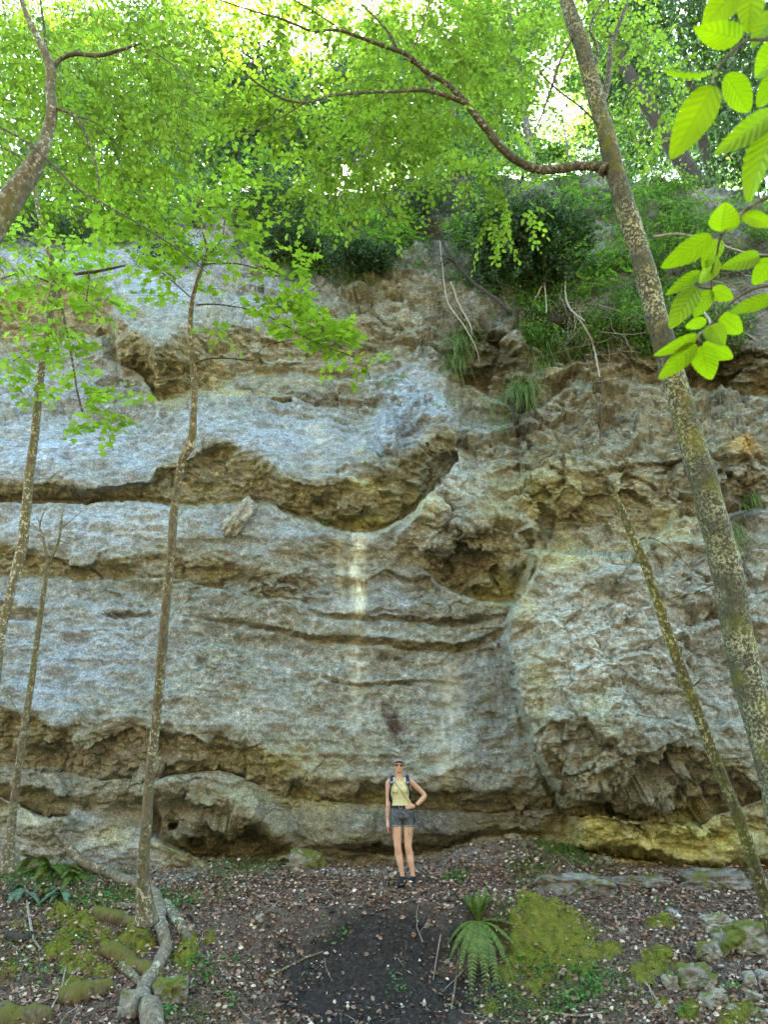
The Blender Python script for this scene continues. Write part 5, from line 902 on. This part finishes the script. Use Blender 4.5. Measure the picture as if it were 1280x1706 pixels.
for i, a in enumerate([(757,1468,46,.22,.05,'bright green leafy plant on the ledge right of the hiker'),(325,1610,46,.26,.05,'light green herb right of the fallen trunk'),(335,1640,26,.22,.05,'light green herb just below, beside the mossy boulder'),(390,1610,20,.2,.045,'small herb at the left border of the bare soil'),(385,1675,12,.12,.05,'lone seedling low in the bare soil'),(872,1600,60,.3,.05,'green seedlings on the left flank of the moss mound'),(900,1612,60,.3,.05,'bright seedlings at the foot of the moss mound'),(975,1628,22,.18,.06,'two leafed plant under the moss mound'),(985,1660,50,.3,.05,'leafy plant group lower right of the moss mound'),(950,1680,50,.3,.045,'leafy plant group at the bottom under the moss mound'),(1140,1700,14,.12,.05,'seedling at the bottom right of the twigs'),(1165,1650,12,.12,.05,'small seedling in front of the blocky rock'),(150,1508,60,.32,.05,'bluish green herb above the short mossy log'),(110,1575,50,.3,.05,'herb growing through the moss at left'),(255,1500,24,.2,.05,'herb behind the bend of the fallen trunk'),(300,1510,46,.34,.05,'low herb patch right of the fallen trunk bend'),(215,1490,50,.36,.04,'herb patch left of the crooked maple base'),(560,1560,16,.2,.04,'tiny herb in the bare soil centre'),(900,1480,40,.4,.035,'dusty green herb on the low outcrop'),(1110,1515,14,.16,.05,'small herb beside the bluish stone'),(845,1520,30,.3,.045,'dark green herb right of the fern tips'),(660,1650,18,.2,.04,'tiny herb at the bottom of the bare soil'),(1270,1440,60,.3,.06,'bright leafy plant at the right edge under the ochre base'),(980,1650,30,.4,.05,'sprig between the moss and the lower plants'),(60,1620,30,.3,.05,'herb among sticks at the left'),(1230,1655,14,.14,.05,'seedling under the largest boulder'),(270,1700,24,.16,.05,'dark herb beside the stump')]): plant(*a[:5], a[5], i, mat='herb')
for i, a in enumerate([(400,1445,420,.7,.14,'bright grass patch at the cliff foot left of the dark hummock'),(450,1432,300,.5,.14,'grass against the dark hummock'),(940,1412,420,.5,.22,'grass clump at the cliff foot right of the talus'),(985,1425,200,.5,.12,'thin grass below the ochre base'),(60,1410,300,.6,.2,'grass at the left cliff foot'),(95,1452,500,.9,.26,'tall bright grass between the left sapling and the fallen log'),(120,1500,260,.8,.16,'grass above the left moss cushions'),(30,1580,160,.6,.14,'grass beside the dark rotten stick'),(1020,1640,160,.6,.12,'grass low between the moss mound and the boulders'),(870,1690,200,.5,.12,'grass at the bottom under the fern'),(340,1700,120,.5,.1,'thin grass at the bottom right of the mossy boulder'),(230,1500,300,.5,.16,'grass around the crooked maple base'),(340,1490,260,.7,.12,'sparse grass on the ledge right of the fallen trunk'),(900,1560,500,.55,.12,'long grass hanging over the moss mound'),(930,1650,260,.7,.12,'grass on the slope below the moss mound'),(20,1470,260,.5,.16,'grass around the left sapling'),(885,1445,200,.4,.12,'dry grass on the low outcrop'),(1150,1440,160,.8,.08,'thin grass under the ochre overhang')]): plant(*a[:5], a[5], 100 + i, grass=True)

# ---------------- foreground beech leaves ----------------
FG = [(1236,64,1163,52,52,.72),(1192,118,1104,130,42,.74),(1191,143,1120,262,66,.72),(1210,124,1253,190,50,.78),(1288,190,1200,252,46,.75),(1292,212,1240,324,62,.74),(1232,-22,1172,44,58,.72),(1256,-30,1247,52,52,.74),(1304,12,1253,68,50,.76),(1312,78,1256,128,60,.78),(1302,118,1262,180,40,.80),
 (1202,386,1213,338,58,.95),(1187,393,1107,448,44,.92),(1201,399,1172,447,34,.97),(1196,430,1168,470,36,.99),(1267,427,1207,445,32,.95),(1237,360,1292,374,30,.95),(1292,423,1256,476,40,.95),(1168,453,1115,488,24,1.0),(1163,478,1117,542,44,.98),(1186,483,1157,528,32,1.0),(1187,482,1222,498,30,1.0),(1294,494,1215,520,28,.95),(1200,526,1241,556,38,1.0),(1182,543,1207,574,40,.98),(1178,533,1142,546,22,1.02),(1163,558,1095,594,26,.98),(1160,572,1102,632,36,.98),(1170,576,1183,635,48,.98),(1172,572,1223,598,34,1.0)]
br = thing('beech_branch', (1.1, .9, .75), 'close beech branch with large bright green ribbed leaves hanging in at the right edge', 'branch'); BR0 = np.array([1.1, .9, .75])
def near_pt(x, y, zc): p = at(x, y, 1.0); return p / zc_of(p) * zc
rgf = np.random.default_rng(3)
for k, (x0, y0, x1, y1, wpx, zc) in enumerate(FG):
    a = near_pt(x0, y0, zc); b = near_pt(x1, y1, zc + rgf.uniform(-.03, .03)); L = np.linalg.norm(b - a); d = (b - a) / L; view = norm(-(a + b)[None])[0]; nrm = view + rgf.normal(size=3) * .25; s = np.cross(nrm, d); s /= np.linalg.norm(s); nz = np.cross(d, s); W = wpx * zc / FPX / 2
    nu, nv = 56, 25; u = np.linspace(0, 1, nu)[:, None]; v = np.linspace(-1, 1, nv)[None]; prof = np.sin(np.pi * u ** .85) ** .62 * (1 - .25 * u); ph = u * 8.5 - np.abs(v) * 1.9; ser = 1 + .045 * (np.abs(((ph * 2) % 1) - .5) - .25) * (np.abs(v) ** 6) * 4
    X = u * L + .10 * W * 0 * v; Yv = v * W * prof * ser; Z = .020 * L * np.cos(2 * np.pi * ph) * (1 - np.exp(-np.abs(v) * 8)) * prof + rgf.uniform(.05, .45) * W * np.abs(v) ** 1.3 * prof - rgf.uniform(.04, .22) * L * u ** 2 + .06 * W * np.sin(u * 5 + k) * v
    Vv = (a - BR0) + X[..., None] * d + Yv[..., None] * s + Z[..., None] * nz; vein = np.maximum(np.exp(-(np.abs(v) * prof / .035) ** 2), .65 * np.exp(-(np.abs(((ph) % 1) - .5) / .07) ** 2) * (np.abs(v) < .95)); vein = np.broadcast_to(vein, (nu, nv))
    mesh_np('leaf', Vv.reshape(-1, 3), [grid_faces(nu, nv)], M['near_leaf'], br, True, {'tint': np.full(nu * nv, .35 + .4 * rgf.random()), 'vein': vein.ravel()})
for pth in [[(1330,300,.95,9),(1280,328,.95,8),(1243,350,.95,7),(1222,372,.95,5),(1202,394,.95,5),(1195,425,.97,3),(1187,452,.98,3),(1186,482,1.0,3)],[(1202,390,.95,3),(1187,393,.93,3)],[(1330,400,.93,6),(1294,424,.94,5),(1267,427,.95,4)],[(1330,470,.93,6),(1262,480,.95,4.5),(1225,500,.98,4),(1200,526,1.0,4),(1180,545,1.0,4),(1164,560,.98,4),(1170,574,.98,3)],[(1330,-10,.76,7),(1290,60,.76,6),(1240,70,.74,5),(1192,120,.74,4),(1191,143,.73,4)],[(1240,68,.74,4),(1210,122,.77,3)],[(1330,170,.75,6),(1292,195,.75,5),(1286,188,.75,4)],[(1243,350,.95,4),(1237,358,.95,3)],[(1330,330,.93,8),(1290,345,.95,5)],[(1186,482,1.0,3),(1165,478,.99,3)]]:
    A = np.array([[*(near_pt(x, y, z) - BR0), w_ / 2 * z / FPX] for x, y, z, w_ in pth]); A = resample(A, len(A) * 5); b = MB(); add_tube(b, A[:, :3], np.maximum(A[:, 3], .0008), 7, bump=.05); b.build('twig', M['bark_brown'], br)
# ---------------- the hiker ----------------
PB = ground_hit(671, 1475)[0]; PB = np.array([PB[0], PB[1], gz(PB[0], PB[1]) + .01])
def simple(name, c, rough=.8, spec=.25): m = NT(name); m.col(c); m.b.inputs['Roughness'].default_value = rough; m.b.inputs['Specular IOR Level'].default_value = spec; return m
def skin_mat():
    m = NT('skin'); tc = m.n('TexCoord'); sx = m.n('SeparateXYZ'); m.l(tc.outputs['Object'], sx.inputs[0]); n1 = m.noise(40, 4, .6, tc.outputs['Object'])
    c = m.mix(n1, (.42, .24, .155), (.56, .35, .24))
    def box(x0, x1, z0, z1):
        f = m.math('MULTIPLY', m.maprange(sx.outputs[0], x0 - .01, x0), m.maprange(sx.outputs[0], x1 + .01, x1)); f2 = m.math('MULTIPLY', m.maprange(sx.outputs[2], z0 - .02, z0 + .02), m.maprange(sx.outputs[2], z1 + .02, z1 - .02)); return m.math('MULTIPLY', f, f2)
    ink = m.maprange(m.noise(58, 3, .6, tc.outputs['Object'], 1.5), .50, .56); f = m.math('MAXIMUM', box(-.27, -.15, .86, 1.06), box(.085, .17, .60, .76)); c = m.mix(m.math('MULTIPLY', m.math('MULTIPLY', ink, f), .8), c, (.06, .07, .06))
    m.col(c); m.b.inputs['Roughness'].default_value = .5; m.b.inputs['Subsurface Weight'].default_value = .08; return m.m
M['skin'] = skin_mat()
pr = thing('person', tuple(PB), 'hiker in yellow tank top, denim shorts, cap and sunglasses, one hand on hip', 'person')
def rtube(mb, pts, seg=16, flat=None, n=None):
    pts = np.array(pts, float); A = resample(pts, n or len(pts) * 6); add_tube(mb, A[:, :3], np.maximum(A[:, 3], .003), seg, flat=flat)
def ell(mb, c, r, sub=ICO3, shape=None):
    V, F = sub; V = V * np.array(r); mb.add(V + np.array(c), F)
def loft(mb, rings, seg=28, pw=2.3):
    """rings: x, y, z, half width, half depth"""
    A = resample(np.array(rings, float), len(rings) * 5); a = np.linspace(0, 2 * np.pi, seg, endpoint=False); c, s = np.cos(a), np.sin(a); sc2 = lambda v: np.sign(v) * np.abs(v) ** (2 / pw)
    V = np.stack([A[:, 0, None] + A[:, 3, None] * sc2(c), A[:, 1, None] + A[:, 4, None] * sc2(s), A[:, 2, None] + 0 * c[None]], -1); k = len(A); mb.add(V, grid_faces(k, seg, True)); 
    base = mb.n; mb.add(np.array([V[0].mean(0), V[-1].mean(0)]), np.zeros((0, 3), int)); j = np.arange(seg); j2 = (j + 1) % seg; o = base - k * seg
    mb.F.setdefault(3, []).append(np.vstack([np.stack([j2 + o, j + o, np.full(seg, base)], -1), np.stack([j + o + (k - 1) * seg, j2 + o + (k - 1) * seg, np.full(seg, base + 1)], -1)]))
def remesh(o, vox, it=3, fac=.6):
    m = o.modifiers.new('join', 'REMESH'); m.mode = 'VOXEL'; m.voxel_size = vox; m.use_smooth_shade = True
    s = o.modifiers.new('soft', 'SMOOTH'); s.iterations = it; s.factor = fac; return o
TORSO = [(.006,0,.93,.155,.105),(.004,0,.99,.165,.108),(.0,0,1.05,.140,.098),(-.004,0,1.11,.122,.088),(-.014,0,1.17,.126,.090),(-.024,0,1.235,.142,.098),(-.030,.004,1.30,.150,.096),(-.033,.008,1.36,.150,.080),(-.034,.012,1.405,.120,.062),(-.036,.012,1.435,.065,.050)]
bd = MB(); loft(bd, TORSO); loft(bd, [(.006,0,.905,.11,.075),(.006,0,.93,.155,.105),(.004,0,.97,.165,.108)])
rtube(bd, [(-.037,.012,1.41,.062),(-.038,.006,1.45,.052),(-.040,-.002,1.49,.050),(-.041,-.006,1.53,.052)])
ell(bd, (-.042,-.008,1.600), (.072,.090,.098)); ell(bd, (-.042,-.045,1.545), (.050,.048,.045)); ell(bd, (-.042,-.062,1.532), (.026,.026,.022))
rtube(bd, [(-.042,-.088,1.612,.010),(-.042,-.103,1.590,.013),(-.042,-.100,1.580,.015)]); 
for s in (-1, 1): ell(bd, (-.042 + s * .073,.004,1.592), (.010,.018,.028)); ell(bd, (-.03 + s * .062,-.072,1.262), (.058,.045,.055))
for s in (-1, 1): ell(bd, (-.042 + s * .034,-.074,1.577), (.024,.022,.022))
# legs (viewer left, viewer right)
for hip, kn, an, s in (((-.088,0,.90),(-.068,-.012,.50),(.000,.012,.10),-1),((.099,0,.90),(.084,-.012,.50),(.152,.012,.10),1)):
    L3 = lambda a, b, t: [a[i] + (b[i] - a[i]) * t for i in range(3)]
    rtube(bd, [(*hip,.084),(*L3(hip,kn,.25),.078),(*L3(hip,kn,.55),.070),(*L3(hip,kn,.85),.057),(*kn,.054),(*L3(kn,an,.10),.051),(kn[0]*.72+an[0]*.28+s*.004,.014,L3(kn,an,.28)[2],.057),(*L3(kn,an,.5),.050),(*L3(kn,an,.78),.036),(*an,.034),(an[0],an[1],.05,.036)])
    ell(bd, (an[0],-.02,.04),(.038,.07,.035))
# arm hanging (viewer left)
rtube(bd, [(-.150,.005,1.385,.050),(-.186,.006,1.375,.050),(-.198,.010,1.32,.045),(-.202,.014,1.22,.041),(-.202,.016,1.13,.036),(-.204,.010,1.07,.037),(-.208,-.004,1.0,.037),(-.212,-.018,.92,.029),(-.213,-.028,.85,.023),(-.213,-.034,.82,.024)])
rtube(bd, [(-.213,-.034,.83,.023),(-.212,-.040,.79,.031),(-.210,-.046,.755,.031)], flat=np.array([.75,1.15,1]))
FING = []
for i, (yo, l) in enumerate(((-.030,.070),(-.010,.078),(.010,.073),(.028,.058))):
    b = np.array([-.210, -.048 + yo, .750]); rtube(bd, [(*b,.0092),(*(b + [.002,-.004,-l*.45]),.0088),(*(b + [.010,-.004,-l*.8]),.0080),(*(b + [.020,-.002,-l]),.0068)], 8)
rtube(bd, [(-.205,-.062,.80,.012),(-.200,-.088,.775,.011),(-.196,-.096,.748,.009)], 8)
# arm on hip (viewer right)
rtube(bd, [(.085,.005,1.395,.050),(.122,.008,1.392,.050),(.160,.014,1.362,.046),(.225,.030,1.305,.042),(.295,.048,1.245,.037),(.338,.052,1.200,.035),(.325,.035,1.165,.037),(.280,.0,1.118,.036),(.225,-.045,1.070,.029),(.186,-.078,1.043,.023),(.172,-.088,1.036,.023)])
rtube(bd, [(.176,-.086,1.038,.023),(.145,-.104,1.038,.030),(.115,-.116,1.036,.030)], flat=np.array([1,.65,1.15]))
for i, (zo, l) in enumerate(((.026,.070),(.010,.078),(-.008,.072),(-.024,.055))):
    b = np.array([.112, -.118, 1.036 + zo]); rtube(bd, [(*b,.0092),(*(b + [-l*.45,-.004,-.004]),.0088),(*(b + [-l*.8,.002,-.010]),.0080),(*(b + [-l,.010,-.016]),.0068)], 8)
rtube(bd, [(.150,-.098,1.062,.012),(.128,-.108,1.085,.010),(.112,-.108,1.100,.008)], 8)
remesh(bd.build('body', M['skin'], pr), .0065, 3, .5)
# tank top
tk = MB(); inf = .013; TT = [(x, y, z, w_ + inf, d + inf) for x, y, z, w_, d in TORSO[1:]]
loft(tk, [(.003,0,1.035,.152,.112)] + [t for t in TT if 1.05 <= t[2] <= 1.31] + [(-.032,.006,1.345,.130,.104),(-.034,.010,1.385,.100,.086)])
for s in (-1, 1): ell(tk, (-.03 + s * .062,-.078,1.262), (.064,.050,.060)); rtube(tk, [(-.034 + s*.078,-.072,1.36,.026),(-.036 + s*.082,-.045,1.415,.020),(-.036 + s*.082,.0,1.437,.018),(-.036 + s*.080,.05,1.41,.020),(-.034 + s*.075,.085,1.34,.024)])
mt = NT('ribbed_yellow_cotton'); mt.col(mt.mix(mt.noise(30, 4, .6), (.42, .38, .19), (.56, .51, .28))); wv = mt.noise(11, 4, .6, mt.pos((1, 1, 3.2))); mt.bump(wv, .55, .02); M['tank'] = mt.m
remesh(tk.build('tank_top', M['tank'], pr), .008, 4, .5)
# denim shorts
sh = MB(); loft(sh, [(.006,0,.855,.130,.095),(.006,0,.90,.172,.118),(.006,0,.96,.176,.120),(.003,0,1.01,.160,.115),(.0,0,1.045,.150,.110)])
rtube(sh, [(-.078,0,.93,.096),(-.086,0,.86,.090),(-.090,-.002,.768,.084)], 20); rtube(sh, [(.092,0,.93,.096),(.097,0,.86,.090),(.099,-.002,.768,.084)], 20)
md = NT('washed_denim'); md.col(md.ramp(md.noise(22, 6, .7), [(.3, (.03, .036, .04)), (.5, (.065, .076, .085)), (.72, (.17, .185, .195))])); md.bump(md.noise(30, 5, .7), .5, .01); M['denim'] = md.m
so_ = remesh(sh.build('shorts', M['denim'], pr), .008, 4, .5)
hm = MB()
for cx in (-.090, .099):
    a = np.linspace(0, 2 * np.pi, 29); add_tube(hm, np.stack([cx + .082 * np.cos(a), -.002 + .082 * np.sin(a), np.full(29, .775)], -1), .010, 6, cap=False)
hm.build('hem', simple('denim_hem', (.16, .20, .20)).m, so_)
bt = MB(); a = np.linspace(0, 2 * np.pi, 41); 
for dz in (-.012, 0, .012): add_tube(bt, np.stack([.002 + .160 * np.cos(a), .117 * np.sin(a), np.full(41, 1.030 + dz)], -1), .009, 6, cap=False)
bo = bt.build('belt', simple('black_belt', (.012, .012, .014), .5).m, pr)
bk = MB(); q = [(-.045,-.128,1.010),(-.005,-.132,1.010),(-.005,-.132,1.050),(-.045,-.128,1.050),(-.045,-.128,1.010)]; add_tube(bk, q, .004, 6); bk.build('buckle', simple('buckle_metal', (.35,.35,.33), .35).m, bo)
# shoes
shm = simple('navy_black_shoe', (.012, .013, .02), .6).m; slm = simple('shoe_sole', (.10, .10, .11)).m
for cx, tx in ((.0, -.045), (.150, .0)):
    s_ = MB(); rtube(s_, [(cx,.055,.045,.034),(cx,.02,.058,.040),(cx + tx*.25,-.03,.052,.042),(cx + tx*.6,-.09,.036,.040),(cx + tx*.9,-.14,.026,.032),(cx + tx,-.165,.022,.020)], 16); rtube(s_, [(cx,.015,.05,.040),(cx,.014,.105,.041)], 16); so2 = remesh(s_.build('shoe', shm, pr), .007, 3, .5)
    l_ = MB(); P_ = []; loft(l_, [(cx + tx*.45,-.055,.0,.043,.125),(cx + tx*.45,-.055,.018,.045,.128)], 24); l_.build('sole', slm, so2)
    lc = MB(); 
    for k in range(4): y_ = -.02 - k * .024; add_tube(lc, [(cx + tx*(.2+k*.15) - .02, y_, .088 - k*.010),(cx + tx*(.2+k*.15), y_ - .006, .097 - k*.011),(cx + tx*(.2+k*.15) + .02, y_, .088 - k*.010)], .003, 5)
    lc.build('laces', simple('laces', (.05,.05,.06)).m, so2)
# cap, hair, sunglasses, mouth
hr = MB(); V, F = ICO; ell(hr, (-.042,.014,1.612), (.079,.088,.090), ICO3); rtube(hr, [(-.050,.085,1.60,.03),(-.045,.10,1.55,.028),(-.03,.085,1.49,.02),(-.02,.07,1.44,.008)]); 
for s in (-1, 1): rtube(hr, [(-.042 + s*.074,-.01,1.63,.010),(-.042 + s*.076,-.002,1.60,.009),(-.042 + s*.070,.01,1.56,.008)], 8)
mh = NT('brown_hair'); mh.col(mh.mix(mh.noise(60, 4, .6, mh.pos((1,1,.2))), (.035, .018, .010), (.14, .075, .04))); remesh(hr.build('hair', mh.m, pr), .007, 2, .4)
cp = MB(); t = np.linspace(0, np.pi / 2, 12)[:, None]; a = np.linspace(0, 2 * np.pi, 36, endpoint=False)[None]; dome = np.stack([-.042 + .084 * np.cos(t) * np.cos(a), .006 + .096 * np.cos(t) * np.sin(a) + .02 * np.sin(t), 1.632 + .080 * np.sin(t) + .022 * (-np.sin(a)) * np.cos(t) + 0 * a], -1); cp.add(dome, grid_faces(12, 36, True)); 
mc = NT('grey_cap'); mc.col(mc.mix(mc.noise(90, 3, .6), (.13, .12, .105), (.25, .235, .21))); mc.bump(mc.noise(160, 2, .5), .4, .003)
co = cp.build('cap', mc.m, pr); sd_ = co.modifiers.new('thick', 'SOLIDIFY'); sd_.thickness = .004
vb = MB(); u = np.linspace(-1, 1, 21)[None]; r_ = np.linspace(0, 1, 7)[:, None]; ang = u * 1.15; bx_ = -.042 + (.080 + .0 * r_) * np.sin(ang) * (1 - .08 * r_); by = .006 - .092 * np.cos(ang) - r_ * .058 * np.cos(u * 1.25) ; bz = 1.648 + .020 * r_ * 1.0 - .018 * u ** 2 + 0 * r_; vb.add(np.stack([bx_, by, bz], -1), grid_faces(7, 21)); vo = vb.build('brim', simple('cap_brim', (.13, .12, .11)).m, co); sv = vo.modifiers.new('thick', 'SOLIDIFY'); sv.thickness = .005
sg_ = MB()
for s in (-1, 1): ell(sg_, (-.042 + s * .033,-.092,1.612), (.029,.009,.021))
add_tube(sg_, [(-.060,-.098,1.618),(-.042,-.102,1.620),(-.024,-.098,1.618)], .003, 6)
for s in (-1, 1): add_tube(sg_, [(-.042 + s*.060,-.088,1.617),(-.042 + s*.074,-.05,1.614),(-.042 + s*.078,.0,1.606)], .003, 6)
sgm = simple('dark_lens', (.010, .006, .004), .12, .6); sg_.build('sunglasses', sgm.m, pr)
mo_ = MB(); rtube(mo_, [(-.068,-.083,1.556,.003),(-.055,-.092,1.551,.006),(-.042,-.095,1.549,.0065),(-.029,-.092,1.551,.006),(-.016,-.083,1.556,.003)], 8); mo_.build('mouth', simple('lips', (.34,.10,.085), .5).m, pr)
th = MB(); rtube(th, [(-.060,-.092,1.553,.0025),(-.042,-.099,1.551,.0035),(-.024,-.092,1.553,.0025)], 6); th.build('teeth', simple('teeth', (.6,.57,.5), .4).m, pr)
# backpack
bp = MB(); loft(bp, [(-.02,.16,1.02,.11,.06),(-.02,.17,1.08,.135,.075),(-.025,.18,1.22,.14,.085),(-.03,.17,1.36,.125,.075),(-.03,.16,1.43,.08,.05)], 24, 3); mn = NT('navy_backpack'); mn.col(mn.mix(mn.noise(60, 3, .6), (.010, .016, .045), (.022, .035, .09))); mn.b.inputs['Roughness'].default_value = .6
bpo = bp.build('backpack', mn.m, pr)
blk = simple('black_webbing', (.012, .013, .016), .6).m
def ribbon(name, pts, w_, th_, mat, parent, axis=(1, .2, 0)):
    A = resample(np.array(pts, float), len(pts) * 6); T = norm(np.gradient(A, axis=0)); s = norm(np.cross(T, np.array([0, -1, 0.]) + 1e-3)); n_ = np.cross(s, T); V = np.stack([A + s * w_ / 2 + n_ * th_, A - s * w_ / 2 + n_ * th_, A - s * w_ / 2 - n_ * th_, A + s * w_ / 2 - n_ * th_], 1); b = MB(); b.add(V, grid_faces(len(A), 4, True)); return b.build(name, mat, parent, False)
for s, x0 in ((-1, -.150), (1, .088)):
    ribbon('strap', [(x0 - s*.03,.11,1.40),(x0 - s*.015,.04,1.452),(x0,-.03,1.448),(x0 + s*.005,-.075,1.40),(x0 + s*.006,-.108,1.33)], .044, .006, mn.m, bpo)
    ribbon('webbing', [(x0 + s*.006,-.112,1.34),(x0 + s*.022,-.118,1.27),(x0 + s*.030,-.100,1.20),(x0 + s*.026,-.03,1.12),(x0 + s*.02,.06,1.07)], .026, .004, blk, bpo)
    ribbon('logo', [(x0 + s*.002 - .012,-.108,1.365),(x0 + s*.002 + .008,-.106,1.378)], .016, .003, simple('pale_mark', (.45,.50,.58)).m, bpo)
ribbon('loose_strap', [(.150,-.02,1.05),(.165,-.04,.98),(.175,-.05,.90),(.195,-.055,.82)], .016, .003, blk, bpo)
cs = MB(); A = resample([(-.125,-.02,1.452),(-.105,-.085,1.39),(-.06,-.125,1.31),(-.01,-.140,1.245),(.04,-.125,1.17),(.09,-.108,1.11),(.125,-.085,1.075)], 40); add_tube(cs, A, .0042, 6); cs.build('crossbody_cord', simple('olive_cord', (.09,.09,.04)).m, pr)
wt = MB(); c_ = np.array([.196,-.071,1.049]); ax = norm(np.array([[.186 - .225, -.078 + .045, 1.043 - 1.070]]))[0]; e1 = np.cross(ax, [0,0,1.]); e1 /= np.linalg.norm(e1); e2 = np.cross(ax, e1); a = np.linspace(0, 2*np.pi, 21)
for d in (-.006, 0, .006): add_tube(wt, c_ + d * ax + .026 * (np.cos(a)[:, None] * e1 + np.sin(a)[:, None] * e2), .004, 6, cap=False)
ell(wt, c_ + e1 * -.028, (.014,.008,.014)); wt.build('watch', simple('black_watch', (.012,.012,.014), .3).m, pr)
wb = MB(); c2 = c_ + ax * .020; add_tube(wb, c2 + .0245 * (np.cos(a)[:, None] * e1 + np.sin(a)[:, None] * e2), .005, 6, cap=False); wb.build('wristband', simple('red_band', (.50,.03,.02)).m, pr)
rd = MB(); ell(rd, (-.190,-.065,.715), (.014,.010,.030)); rd.build('red_strap', simple('dark_red_strap', (.20,.02,.03)).m, pr)
